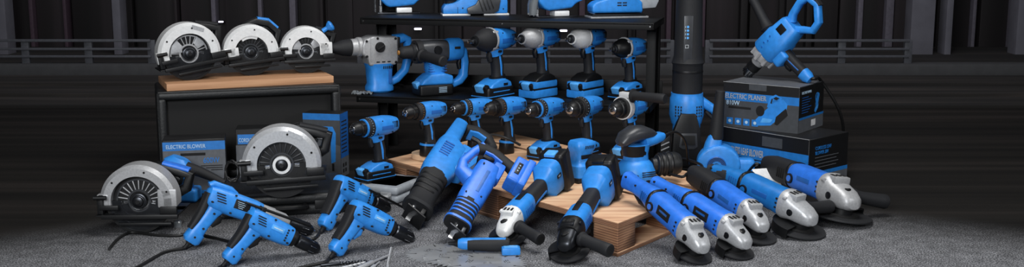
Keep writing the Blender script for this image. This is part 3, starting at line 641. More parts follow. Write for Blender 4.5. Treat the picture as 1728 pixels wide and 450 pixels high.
q = onz(442, 307, 0); carton('carton with blue rotary hammer banner behind the silver-guard saw', ypr((q.x, q.y, 0), 8), .15, .08, .17, deco_rotary)
q = onz(545, 298, 0); carton('upright carton picturing a blue hammer drill at the cabinet end', ypr((q.x, q.y, 0), -12), .125, .07, .205, deco_hammer)

# blower standing before the 600W carton
def small_polisher():
    t = thing('electric_blower', 'blue electric blower with oval black opening before the 600W carton', 'blower')
    p = Part('blue'); p.box((0, 0, .02), (.1, .07, .04), .01, seg=3); p.sweep([(-.01, .03), (-.015, .06), (-.012, .09), (-.005, .115), (.0, .128)], [(.034, .045), (.034, .045), (.036, .046), (.032, .042), (.018, .024)], 2.6)
    p.obj('housing', t); p = Part('black'); p.lathe((-.012, -.03, .085), (0, -1, 0), [(0, .034), (.014, .036), (.016, .03)], 24, .62, 1.0); p.m('hole').lathe((-.012, -.047, .085), (0, -1, 0), [(0, .029), (.001, .029)], 24, .62, 1.0); p.obj('air_inlet', t)
    p = Part('rubber'); p.sweep([(.02, -.01, .1), (.06, -.012, .088), (.1, -.014, .07), (.13, -.016, .056)], [(.018, .018), (.015, .015), (.012, .012), (.009, .009)], 2.2); p.obj('handle', t)
    return t
t = small_polisher(); M = put(t, ypr(onz(308, 338, 0), 0), 0)
c0 = M @ V((.13, -.016, .056)); pts = [c0]
for k in range(40): a_ = k * .5; pts.append(c0 + V((.022 + .02 * math.cos(a_ + PI), .006 + .0025 * math.sin(k), .034 + .028 * math.sin(a_) + .004 * math.sin(k * 1.7))))
cord(t, M, pts, .003)

# ------------------------------------------------------------------ grey case and wooden pallet
GZ = .05
case('tool_case', 'pale grey plastic tool case under a standing cordless drill', ypr(onz(655, 330, 0), -24), .165, .18, GZ, 'casegrey', 'midgrey')
PZ = .085
def pallet():
    t = thing('wooden_pallet', 'low plywood pallet set cornerwise, carrying drills and sanders', 'pallet')
    A = onz(1043, 376, PZ); B = onz(654, 268, PZ); Cc = onz(1228, 305, PZ)
    u = (B - A); w = (Cc - A); Lu, Lw = u.length, w.length
    M = Matrix((u.normalized(), w.normalized(), V((0, 0, 1)))).transposed().to_4x4(); M.translation = (A.x, A.y, 0)
    top, th = PZ, .016
    def slab(x0, x1, y0, y1, z0, z1, mat, nm):
        p = Part(mat); n = 6
        p.X = M; p.box(((x0 + x1) / 2, (y0 + y1) / 2, (z0 + z1) / 2), (x1 - x0, y1 - y0, z1 - z0), .0012, seg=1)
        p.vs = [v - V((A.x, A.y, 0)) for v in p.vs]; return p.obj(nm, t)
    slab(0, Lu, 0, Lw * .42, top - th, top, 'pine', 'deck_plank'); slab(0.01, Lu - .0, Lw * .45, Lw * .74, top - th, top, 'pine', 'deck_plank'); slab(0.005, Lu + .02, Lw * .77, Lw * 1.02, top - th, top, 'pine', 'deck_plank')
    slab(Lu - .012, Lu + .002, -.002, Lw, top - th - .012, top - th, 'pinered', 'end_board')
    for x in (0.0, Lu * .46, Lu - .1):
        for y in (0, Lw * .44, Lw * .86): slab(x + .002, x + .088, y + .002, y + .085, .01, top - th - .0005, 'pineblock', 'block')
        slab(x + .0, x + .09, 0.001, Lw, 0, .01, 'pine', 'skid')
    t.matrix_world = Matrix.Translation((A.x, A.y, 0)); return t, Matrix.Translation((A.x, A.y, 0))
PALLET, PALLET_M = pallet()
q = onz(723, 266, PZ); p = Part('round'); p.lathe((0, 0, 0), (0, 0, 1), [(0, .05), (.001, .052), (.017, .052), (.018, .05)], 32)
o = p.obj('wooden_disc'); tag(o, 'pale round wooden block under a standing drill on the pallet', 'wood block'); o.matrix_world = Matrix.Translation((q.x, q.y, PZ))
ROW = [('drill', 'slim', 'cordless drill standing on the pale grey case, long dark chuck', 638, 302, GZ, 226, .86, False),
       ('drill_amber', 'grip', 'slim drill with battery in its handle, standing on the round wooden block', 722, 262, PZ + .018, 222, .78, False),
       ('drill', 'grip', 'cordless drill half hidden behind the larger reciprocating saw', 802, 252, PZ, 216, .78, False),
       ('drill_amber', 'grip', 'cordless drill with amber collar marks behind the arched reciprocating saw handle', 856, 258, PZ, 224, .84, False),
       ('drill', 'slim', 'cordless drill whose battery foot stands clear, beside the sheet sander', 922, 265, PZ, 230, .84, False),
       ('drill_big', 'slim', 'heavy black-collared cordless drill standing behind the palm sheet sander', 988, 266, PZ, 234, .87, False),
       ('drill_big', 'slim', 'cordless drill with silver clamp and long black side handle', 1062, 268, PZ, 230, .88, True)]
for nose, batt, lab, u, v, z, yaw, s, side in ROW:
    t = pistol(nose, batt, lab, 'drill', 'cordless_drill', 'cordless drills in the lower row', side=side)
    put(t, ypr(onz(u, v, z), yaw, 0, 0, s), z)

# ------------------------------------------------------------------ sanders on the pallet
def palm_sander():
    t = thing('palm_sander', 'plain blue palm sheet sander with square black pad on the pallet', 'sander', 'sanders on the pallet')
    p = Part('black'); p.box((0, 0, .006), (.11, .1, .012), .003); p.m('rubber').box((0, 0, .014), (.104, .094, .006), .002); p.obj('sanding_pad', t)
    p = Part('blue'); p.sweep([(0, .016), (0, .03), (0, .056), (0, .064), (0, .075), (0, .1), (.004, .118), (.004, .132), (0, .142), (0, .146)], [(.048, .052), (.047, .051), (.045, .049), (.034, .037), (.03, .033), (.031, .036), (.038, .046), (.037, .045), (.03, .036), (.016, .02)], 4, 28, straight=True)
    for k in range(6): p.m('hole').box((-.012 + k * .007, -.0372, .122), (.003, .004, .012), .001, Matrix.Rotation(R(20), 3, 'Y')); p.box((-.012 + k * .007, .0372, .122), (.003, .004, .012), .001)
    p.m('black').box((.0, -.031, .088), (.05, .004, .014), .001); p.obj('housing', t)
    p = Part('black'); p.box((.045, 0, .108), (.012, .02, .014), .003); p.obj('switch', t)
    return t
t = palm_sander(); M = put(t, ypr(onz(980, 303, PZ), 38, 0, 0, .8), PZ)
cord(t, M, [M @ V((.04, .02, .12)), M @ V((.08, .05, .11)), M @ V((.12, .09, .06)), V((.36, 3.3, PZ + .004)), V((.42, 3.32, PZ + .004))], .003)
def orbit_sander():
    t = thing('orbital_sander', 'round orbital sander with glossy dark top and black dust bag', 'sander', 'sanders on the pallet')
    p = Part('black'); p.lathe((0, 0, 0), (0, 0, 1), [(0, .058), (.008, .06), (.012, .056)], 32); p.obj('sanding_pad', t)
    p = Part('blue'); p.lathe((0, 0, .012), (0, 0, 1), [(0, .058), (.008, .062), (.03, .06), (.05, .05), (.058, .042), (.062, .036)], 32)
    for k in range(3): p.m('hole').box((.01, -.0605 + .001 * k, .03 + k * .006), (.05, .003, .003), .0008)
    p.obj('skirt', t)
    p = Part('blue'); p.sweep([(0, .07), (0, .09), (.0, .12)], [(.036, .038), (.034, .036), (.038, .042)], 2.4); p.m('black').sweep([(-.004, .085), (-.004, .118)], [(.0345, .036), (.0385, .042)], 2.4)
    p.m('blue').sweep([(.02, .125), (.06, .13), (.088, .135), (.1, .136)], [(.03, .02), (.024, .018), (.02, .015), (.012, .01)], 2.6); p.obj('motor_housing', t)
    p = Part('grey'); p.sweep([(-.058, .118), (-.055, .125), (-.04, .14), (-.01, .152), (.02, .153), (.05, .148), (.07, .142)], [(.01, .008), (.024, .015), (.032, .022), (.036, .025), (.033, .022), (.024, .015), (.012, .008)], 2.4, 24)
    p.m('silver').lathe((-.05, 0, .135), (-1, 0, .55), [(-.01, .017), (.0, .016), (.002, .012)], 18); p.obj('top_grip', t)
    p = Part('vinyl'); p.lathe((.045, -.02, .055), (1, -.25, .0), [(0, .02), (.012, .022), (.016, .03), (.05, .036), (.075, .036), (.088, .03), (.092, .02)], 20); p.m('black')
    for k in range(3): p.lathe((.045, -.02, .055), (1, -.25, .0), [(.02 + k * .016, .034 + .001 * k), (.024 + k * .016, .0365 + .001 * k), (.028 + k * .016, .034 + .001 * k)], 20)
    p.obj('dust_bag', t)
    return t
t = orbit_sander(); M = put(t, ypr(onz(1072, 308, PZ), 28, 0, 0, .92), PZ)
cord(t, M, [M @ V((.1, 0, .136)), M @ V((.16, .02, .14)), M @ V((.22, .05, .1)), M @ V((.27, .1, .02)), M @ V((.3, .14, .002))], .0035)

# ------------------------------------------------------------------ tall leaf blower, small blower
def leaf_blower():
    t = thing('leaf_blower', 'tall cordless leaf blower stood upright, black tube above blue body', 'leaf blower')
    p = Part('rubber'); p.lathe((0, 0, .255), (0, 0, 1), [(0, .049), (.02, .05), (.1, .05), (.108, .054), (.112, .052), (.13, .047), (.3, .043), (.5, .04), (.5001, .034)], 32)
    p.m('black').lathe((0, 0, .33), (0, 0, 1), [(0, .0505), (.004, .0512), (.008, .0505)], 32)
    p.m('grey').box((-.008, -.0455, .44), (.03, .006, .16), .004)
    for k in range(4): p.m('bluelight').lathe((-.01, -.049, .484 - k * .012), (0, -1, 0), [(0, .004), (.0006, .004)], 10)
    for k in range(4): p.m('ink').box((-.018, -.049, .484 - k * .012), (.0015, .001, .006), 0)
    p.m('inkwhite').ringp((0, 0), 0.0062, .0075, -.0495, -.049, 45, 405, 4); b_ = len(p.vs); p.vs[-20:] = [v + V((-.012, 0, .42)) for v in p.vs[-20:]]
    p.obj('air_tube', t)
    p = Part('blue'); p.lathe((0, 0, .16), (0, 0, 1), [(0, .05), (.03, .058), (.085, .056), (.092, .053), (.102, .053)], 28); p.sweep([(0, .0), (.0, .05), (.0, .17)], [(.03, .03), (.035, .036), (.045, .048)], 2.6)
    for sg in (-1, 1):
        for k in range(3):
            for j in range(4): p.m('hole').box((sg * (.026 + .008 * k), -.05 + .006 * k, .19 + j * .01), (.004, .008, .006), .001)
    p.obj('housing', t)
    p = Part('black'); p.prism([(-.028, .2), (-.05, .14), (-.055, .04), (-.04, .02), (.03, .02), (.042, .04), (.04, .14), (.022, .2)], -.062, -.03, .006)
    p.m('grey').prism([(-.026, .135), (.026, .135), (.03, .09), (.018, .082), (-.02, .082), (-.032, .09)], -.066, -.06, .002); p.m('hole').prism([(-.02, .128), (.02, .128), (.022, .096), (-.024, .096)], -.068, -.064, .001)
    p.m('black').prism([(-.06, .13), (-.09, .1), (-.095, .03), (-.08, .02), (-.05, .05)], -.05, .02, .004); p.m('midgrey')
    for k in range(4): p.box((-.076, -.052, .05 + k * .016), (.03, .003, .004), .001, Matrix.Rotation(R(-25), 3, 'Y'))
    p.obj('battery', t)
    p = Part('blue'); p.sweep([(.045, 0, .235), (.09, 0, .205), (.115, 0, .17), (.118, 0, .13), (.112, 0, .08), (.08, 0, .04), (.03, 0, .03)], [(.017, .016), (.017, .015), (.017, .015), (.016, .013), (.016, .013), (.016, .013), (.018, .016)], 3)
    p.m('rubber').sweep([(.1, 0, .16), (.105, 0, .13), (.1, 0, .09)], (.0145, .007), 3); p.sweep([(.062, 0, .2), (.088, 0, .175), (.1, 0, .15)], (.014, .006), 3); h = p.obj('handle', t)
    p = Part('black'); p.sweep([(.092, 0, .15), (.086, 0, .13), (.09, 0, .11)], (.008, .008)); p.obj('trigger', h)
    p = Part('black'); p.box((0, 0, .01), (.12, .09, .02), .006); p.obj('foot', t)
    return t
q = onz(1156, 286, 0); t = leaf_blower(); put(t, ypr((q.x, q.y, 0), 0, 0, 0, .98), 0)
def snail_blower():
    t = thing('hand_blower', 'small blue snail-shaped blower with thin black nozzle pointing up', 'blower')
    p = Part('blue'); pts = [(-.07 * math.cos(R(a)) * (1 - .1 * a / 360), .062 + .062 * math.sin(R(a)) * (1 - .05 * a / 360)) for a in range(0, 360, 18)]
    p.prism(pts, -.035, .035, .012, 3); p.box((.06, 0, .05), (.1, .05, .06), .014, seg=3); p.sweep([(-.02, .09), (-.018, .125), (-.012, .15)], [(.028, .034), (.024, .026), (.02, .02)], 3)
    for k in range(9): a = R(200 + k * 16); p.m('bluedark').box((-.005 + .052 * math.cos(a), -.0355, .06 + .048 * math.sin(a)), (.012, .002, .003), .0005, Matrix.Rotation(-a, 3, 'Y'))
    p.obj('fan_housing', t)
    p = Part('bluedark'); p.ringp((-.008, .06), .016, .03, -.042, -.034, 0, 360, 32, .002); p.m('hole').ringp((-.008, .06), 0, .009, -.042, -.034, 0, 360, 20); p.m('black')
    for k in range(3): p.ringp((-.008, .06), .018 + k * .004, .0195 + k * .004, -.0432, -.0415, 0, 360, 32)
    p.m('blue').ringp((-.008, .06), .009, .016, -.04, -.034, 0, 360, 24); p.obj('air_inlet', t)
    p = Part('rubber'); p.lathe((-.012, 0, .14), (.07, 0, 1), [(0, .023), (.01, .023), (.03, .021), (.15, .0145), (.152, .012)], 20); p.obj('nozzle', t)
    return t
q = onz(1212, 306, 0); t = snail_blower(); M = put(t, ypr((q.x, q.y, 0), -8, 0, 0, 1.0), 0)
cord(t, M, [M @ V((.1, 0, .05)), M @ V((.14, -.01, .062)), M @ V((.17, -.05, .03)), M @ V((.13, -.1, .005)), M @ V((.02, -.12, .004))], .0035)

# ------------------------------------------------------------------ mixer drill on the planer carton
def mixer():
    t = thing('mixer_drill', 'heavy paddle mixer drill standing chuck-down on the planer carton', 'drill')
    # local +X towards the chuck tip at x = 0
    p = Part('steel'); p.lathe((0, 0, 0), (-1, 0, 0), [(0, .008), (.006, .014), (.02, .019), (.034, .02)], 20)
    for k in range(10): a = 2 * PI * k / 10; p.m('darksteel').box((-.022, .0195 * math.cos(a), .0195 * math.sin(a)), (.02, .003, .003), .0008)
    p.m('black').lathe((-.034, 0, 0), (-1, 0, 0), [(0, .02), (.004, .0235), (.03, .0235), (.034, .02)], 20); p.obj('chuck', t)
    p = Part('castgrey'); p.lathe((-.064, 0, 0), (-1, 0, 0), [(0, .022), (.02, .026), (.028, .04), (.05, .043), (.056, .04)], 24)
    for k in range(8): a = 2 * PI * k / 8; p.lathe((-.09, .041 * math.cos(a), .041 * math.sin(a)), (-1, 0, 0), [(0, .007), (.03, .007)], 8)
    p.obj('gearbox', t)
    p = Part('blue'); p.lx([(-.118, 0, .042, .044), (-.125, 0, .046, .05), (-.2, 0, .046, .05), (-.21, 0, .042, .046), (-.255, 0, .038, .042), (-.265, 0, .032, .036)], 4)
    p.box((-.155, -.0, -.05), (.055, .07, .05), .01, seg=3)
    for sg in (-1, 1):
        for k in range(4): p.m('bluedark').lathe((-.14 - .016 * k, sg * .045, .012 + .006 * (k % 2)), (0, sg, 0), [(0, .003), (.0025, .003)], 8)
        p.m('black').box((-.232, sg * .04, .008), (.03, .004, .03), .002); p.m('ink').box((-.252, sg * .0362, .006), (.006, .002, .03), .0005)
    p.obj('housing', t)
    p = Part('blue'); ring = [(-.255, -.02), (-.275, -.035), (-.3, -.062), (-.335, -.055), (-.37, -.01), (-.362, .03), (-.33, .04), (-.285, .03), (-.262, .016)]
    ring = [(x, z * 1.0) for x, z in ring]; p.sweep(ring, [(.016, .016)] + [(.0155, .0125)] * 7 + [(.016, .016)], 3); p.m('rubber').sweep([(-.378, -.02), (-.38, .0), (-.372, .03)], (.0148, .004), 3); p.obj('top_handle', t)
    p = Part('rubber'); p.lathe((-.175, 0, .045), (-.22, 0, 1), [(0, .014), (.01, .02), (.016, .025), (.022, .02), (.05, .0165), (.115, .0155), (.13, .0165), (.134, .013)], 18); p.obj('side_handle', t)
    p = Part('rubber'); p.sweep([(-.168, -.05), (-.172, -.09), (-.176, -.13), (-.178, -.152)], [(.019, .024), (.018, .02), (.018, .019), (.018, .019)], 3); p.m('blue').sweep([(-.177, -.142), (-.18, -.164), (-.182, -.178)], [(.019, .021), (.019, .02), (.014, .014)], 3); p.m('bluedark').sweep([(-.17, -.07), (-.173, -.1), (-.177, -.13)], (.0186, .004), 4)
    h = p.obj('rear_handle', t); p = Part('black'); p.sweep([(-.15, -.075), (-.146, -.09), (-.15, -.105)], (.008, .008)); p.obj('trigger', h)
    return t
t = mixer(); T0 = onz(1257, 130, LBH + PH); H0 = onz(1368, 141, LBH + PH)      # jaws and grip end both stand on the carton
hx, hz = -.182, -.18; hn = math.hypot(hx, hz); e1 = (H0 - T0).normalized(); sc = (H0 - T0).length / hn; e2 = V((-.1, .12, 1)); e2 = (e2 - e1 * e2.dot(e1)).normalized()
ax = e1 * (hx / hn) + e2 * (hz / hn); az = e1 * (hz / hn) - e2 * (hx / hn); ay = az.cross(ax)
M = Matrix((ax, ay, az)).transposed().to_4x4(); M.translation = T0; M = M @ Matrix.Scale(sc, 4)
base = M.copy(); lo, hi = -20.0, 20.0
for _ in range(24):                                        # turn it until both touch
    mid = (lo + hi) / 2; M = base @ Matrix.Rotation(R(mid), 4, 'Y'); zs = [(v.x, (M @ v).z) for v in verts_of(t)]
    if min(z for x, z in zs if x > -.05) > min(z for x, z in zs if x < -.1): lo = mid
    else: hi = mid
M = put(t, M, LBH + PH + .001)
cord(t, M, [M @ V((-.182, 0, -.172)), M @ V((-.184, 0, -.182)) + V((.012, 0, .006)), V((1.0, 3.72, .3)), V((1.07, 3.74, .2)), V((1.1, 3.78, .1)), V((1.08, 3.84, .005))], .005)

# ------------------------------------------------------------------ corded drills in front
def corded_drill(label, style=0, blue='blue'):
    t = thing('corded_drill', label, 'drill', 'corded drills on the ground')
    L = .116 if style != 1 else .13
    SQ = Matrix.Diagonal((1, .87, .87, 1))
    p = Part(blue); p.X = SQ; p.lx([(-.03, .004, .016, .02), (-.022, .004, .028, .032), (.0, .002, .033, .037), (.05, 0, .035, .039), (L - .02, 0, .034, .037), (L, 0, .031, .033)], 3, 24)
    if style == 1: p.sweep([(-.03, .036), (-.02, .044), (.03, .043), (.05, .036)], [(.014, .008), (.018, .01), (.018, .01), (.012, .006)], 3)
    for sg in (-1, 1):
        for k in range(4): p.m('hole').box((.004 + .003 * k, sg * .034, .02 - k * .008), (.026, .005, .0035), .001)
        for k in range(5): p.m('hole').box((L - .022, sg * .0345, .016 - k * .009), (.005, .004, .006), .001)
        for x, z in ((.045, -.028), (.045, .03), (L - .01, .022), (L - .01, -.024), (-.012, -.012)): p.m('hole').lathe((x, sg * .028, z), (0, sg, 0), [(0, .0032), (.0062 if abs(z) > .02 else .007, .0032)], 8)
        if style == 1: p.m('black').box((.07, sg * .0352, .006), (.045, .002, .03), .001); [p.m('ink').box((.067, sg * .0364, .014 - .006 * k), (.026 - .004 * k, .0006, .0016), 0) for k in range(4)]
        else: p.m('bluelight').box((.062, sg * .0352, .006), (.042, .002, .016), .001); p.m('ink').box((.062, sg * .0363, .006), (.03, .0006, .004), 0)
    p.obj('housing', t)
    p = Part('silver' if style == 1 else 'black'); p.X = SQ; x = L - .002
    if style == 1: p.lathe((x, 0, 0), (1, 0, 0), [(0, .032), (.04, .031), (.044, .028), (.075, .026), (.085, .02), (.09, .018)], 22); x += .09
    else: p.lathe((x, 0, 0), (1, 0, 0), [(0, .03), (.004, .031), (.018, .028), (.024, .02), (.03, .018)], 22); x += .028
    p.obj('gear_collar', t)
    p = Part('darksteel'); p.lathe((x, 0, 0), (1, 0, 0), [(0, .018), (.003, .0205), (.034, .0205), (.037, .0195), (.062, .019), (.074, .012), (.077, .009)], 20)
    for k in range(14): a = 2 * PI * k / 14; p.m('steel' if k % 2 else 'black').box((x + .05, .019 * math.cos(a), .019 * math.sin(a)), (.02, .002, .002), .0005)
    o = p.obj('chuck', t); p = Part('steel'); p.lathe((x + .076, 0, 0), (1, 0, 0), [(0, .006), (.008, .004), (.009, .002)], 10); p.obj('jaws', o)
    hp = [(.012, -.01), (.002, -.04), (-.01, -.076), (-.02, -.105), (-.024, -.124)]
    p = Part(blue); p.sweep(hp, [(.02, .03), (.0175, .021), (.017, .019), (.019, .022), (.018, .022)], 3); p.sweep([(-.018, -.103), (-.025, -.127), (-.027, -.135)], [(.0205, .025), (.0205, .025), (.016, .018)], 3)
    p.m('rubber').sweep([(-.022, .01), (-.024, -.018), (-.027, -.048), (-.033, -.075), (-.04, -.098)], [(.022, .012), (.0198, .0115), (.0188, .0105), (.0182, .0095), (.0185, .007)], 3)
    for sg in (-1, 1): [p.m('hole').lathe((x_, sg * .017, z_), (0, sg, 0), [(0, .0032), (.004, .0032)], 8) for x_, z_ in ((-.022, -.117), (-.008, -.088), (.006, -.04))]
    h = p.obj('grip', t); p = Part('black' if style != 2 else 'blue'); p.sweep([(.024, -.042), (.024, -.054), (.012, -.074)], [(.009, .012), (.009, .013), (.008, .008)], 3); p.m('black').box((.034, 0, -.04), (.012, .012, .008), .003); p.obj('trigger', h)
    p = Part('rubber'); p.lathe((-.027, 0, -.132), (-.35, 0, -1), [(0, .009), (.006, .009), (.008, .006), (.024, .005)], 12); p.obj('cord_sleeve', t)
    if style in (1, 3):
        p = Part('black'); s_ = -1; p.lathe((.07, s_ * .044, .016), (1, 0, -.02), [(0, .004), (.2, .004), (.203, .002)], 10); p.box((L - .003, s_ * .038, .014), (.014, .02, .014), .003); p.obj('depth_rod', t)
    return t
def put_drill(t, hu, hv, tu, tv, s, cords, lean=0):
    a = onz(hu, hv, 0); b = onz(tu, tv, 0); yaw = math.degrees(math.atan2(b.y - a.y, b.x - a.x))
    # tilt about Y so that grip end and jaws both reach the ground
    vs = list(verts_of(t)); best = None
    for k in range(0, 90):
        th = k * .5; c_, s_ = math.cos(R(th)), math.sin(R(th)); lo1 = min(-v.x * s_ + v.z * c_ for v in vs if v.x < .05); lo2 = min(-v.x * s_ + v.z * c_ for v in vs if v.x > .15)
        if best is None or abs(lo1 - lo2) < best[0]: best = (abs(lo1 - lo2), th)
    M = ypr((0, 0, 0), yaw, best[1], lean, s); e = M @ V((-.026, 0, -.13)); M = Matrix.Translation((a.x - e.x, a.y - e.y, 0)) @ M
    M = put(t, M, 0)
    if cords:
        e = M @ V((-.036, 0, -.154)); cord(t, M, [M @ V((-.03, 0, -.138)), V((e.x, e.y, max(.006, e.z)))] + [onz(u, v, .004) for u, v in cords], .004)
    return M
put_drill(corded_drill('corded hammer drill with silver gear collar, beside the black case', 1), 322, 420, 550, 396, .9, [(278, 425), (240, 446), (215, 458)], -8)
put_drill(corded_drill('corded drill with black collar in front of the silver-collared one', 0), 386, 450, 546, 428, .82, [(360, 456), (330, 470)], -8)
put_drill(corded_drill('corded drill with black depth rod, partly behind another corded drill', 3), 548, 392, 696, 354, .88, [(530, 402), (505, 404), (470, 398)], -6)
put_drill(corded_drill('corded drill with blue trigger nearest the drill bits', 2), 566, 436, 720, 406, .84, [(548, 442), (520, 448), (490, 456)], -8)

# ------------------------------------------------------------------ reciprocating saws
def tree_of(root, M):
    vs, fs = [], []
    def walk(o):
        for ch in o.children:
            b = len(vs); vs.extend(M @ v.co for v in ch.data.vertices); fs.extend([i + b for i in p.vertices] for p in ch.data.polygons); walk(ch)
    walk(root); return BVHTree.FromPolygons(vs, fs)
PALLET_TREE = tree_of(PALLET, PALLET_M)
def lean(t, tl, h, up, s, z=0):
    """head on the ground, tail raised until the tool just clears the pallet"""
    for k in range(14):
        M = put(t, frame(tl + V((0, 0, .004 * k)), h, up, s), z)
        if not tree_of(t, M).overlap(PALLET_TREE): break
    return M
def recip(label, style):
    t = thing('reciprocating_saw', label, 'reciprocating saw', 'reciprocating saws leaning on the pallet')
    bl = 'blue' if style == 0 else 'royal'
    if style == 0:
        p = Part(bl); p.lx([(.0, .02, .018, .016), (.008, .02, .024, .022), (.1, .018, .026, .026), (.13, .0, .034, .05), (.25, .0, .036, .05), (.285, .0, .034, .042)], 3.4)
        p.prism([(.11, -.02), (.11, -.075), (.16, -.085), (.22, -.07), (.24, -.03)], -.03, .03, .008)
        for sg in (-1, 1):
            for j in range(2):
                for k in range(6): p.m('bluedark').box((.15 + k * .011, sg * (.0355 if j == 0 else .0305), .012 - j * .065), (.004, .004, .03), .001)
        p.obj('housing', t)
        p = Part('rubber'); p.sweep([(.02, .0), (.0, -.03), (.005, -.075), (.03, -.1), (.08, -.095), (.12, -.07)], [(.02, .015), (.019, .016), (.019, .016), (.019, .015), (.02, .016), (.024, .02)], 3); p.m(bl).sweep([(.03, -.016), (.018, -.04), (.022, -.07)], (.0195, .004), 4)
        h = p.obj('rear_handle', t); p = Part('black'); p.sweep([(.036, -.03), (.034, -.05), (.04, -.066)], (.008, .008)); p.obj('trigger', h); x = .285
        bs = [(x - .01, 0, .035, .043), (x + .02, -.002, .034, .041), (x + .08, -.006, .03, .038), (x + .12, -.008, .031, .04), (x + .14, -.01, .036, .046), (x + .146, -.01, .03, .04)]
    else:
        p = Part(bl); p.lx([(.1, .0, .02, .03), (.11, .0, .03, .04), (.17, .0, .035, .045), (.27, .0, .035, .044), (.29, 0, .033, .04)], 3.2)
        p.sweep([(.19, .035), (.175, .075), (.14, .085), (.08, .07), (.04, .05)], [(.026, .028), (.022, .022), (.018, .015), (.016, .014), (.018, .016)], 3)
        p.box((.12, 0, -.03), (.07, .05, .04), .01)
        for sg in (-1, 1): p.m('bluedark').box((.2, sg * .0345, -.006), (.1, .003, .012), .001); [p.m('hole').lathe((x_, sg * .032, z_), (0, sg, 0), [(0, .003), (.0035, .003)], 8) for x_, z_ in ((.13, .02), (.27, .024), (.26, -.026))]
        p.obj('housing', t)
        p = Part('rubber'); p.sweep([(.062, .064), (.046, .042), (.046, .0), (.058, -.045), (.066, -.07)], [(.019, .02), (.0185, .019), (.0175, .017), (.0175, .017), (.02, .02)], 3); p.m(bl).sweep([(.066, .036), (.064, .01), (.074, -.03)], (.0185, .004), 4)
        h = p.obj('rear_handle', t); p = Part('black'); p.sweep([(.074, .034), (.076, .014), (.068, 0)], (.009, .009)); p.obj('trigger', h)
        p = Part(bl); p.box((.08, 0, -.088), (.11, .07, .045), .01, seg=3); p.box((.076, 0, -.118), (.12, .074, .028), .008, seg=3); p.m('black').box((.08, 0.0362, -.088), (.05, .003, .016), .001); p.m('ink')
        for k in range(3): p.box((.068 + k * .012, .038, -.088), (.004, .001, .004), 0)
        p.obj('battery', t); x = .29
        bs = [(x - .01, 0, .034, .041), (x + .015, 0, .032, .04), (x + .06, -.002, .031, .04), (x + .08, -.002, .036, .046), (x + .092, -.002, .034, .044)]
    p = Part('rubber'); p.lx(bs, 3); x1 = bs[-1][0]
    if style: [p.m(bl).lx([(x + .006 + k * .016, 0, .033, .041), (x + .012 + k * .016, 0, .0335, .0415)], 3) for k in range(4)]; p.lx([(x1 - .012, -.002, .0365, .0465), (x1 - .004, -.002, .036, .046)], 3)
    else: [p.m('black').lx([(x + .02 + k * .02, -.003, .0345 - .001 * k, .0415 - .001 * k), (x + .027 + k * .02, -.003, .0345 - .001 * k, .0415 - .001 * k)], 3) for k in range(4)]
    p.obj('front_boot', t)
    p = Part('black' if style == 0 else 'darksteel'); p.box((x1 + .03, 0, -.014), (.006, .055, .065), .003, Matrix.Rotation(R(-14), 3, 'Y')); p.box((x1 + .012, .018, -.03), (.04, .004, .012), .001); p.box((x1 + .012, -.018, -.03), (.04, .004, .012), .001); p.obj('shoe', t)
    p = Part('steel'); p.lathe((x1, 0, 0), (1, 0, 0), [(-.004, .012), (.008, .011), (.014, .007), (.024, .006)], 14); p.box((x1 + .03, 0, -.004), (.05, .0014, .014), 0); p.obj('blade_clamp', t)
    return t
t = recip('reciprocating saw with long black boot, leaning on the pallet by the grey case', 0)
h = onz(693, 362, .04); tl = at_len(788, 218, h, .43); M = lean(t, tl, h, (-.8, .25, .55), .95)
cord(t, M, [M @ V((.0, 0, -.06)), M @ V((-.03, 0, -.08)), M @ V((-.05, .0, -.12)), M @ V((-.03, .02, -.17))], .004)
t = recip('royal blue reciprocating saw with arched handle, leaning on the pallet', 1)
h = onz(766, 386, .04); tl = at_len(846, 258, h, .31); lean(t, tl, h, (-.8, .25, .55), .8)

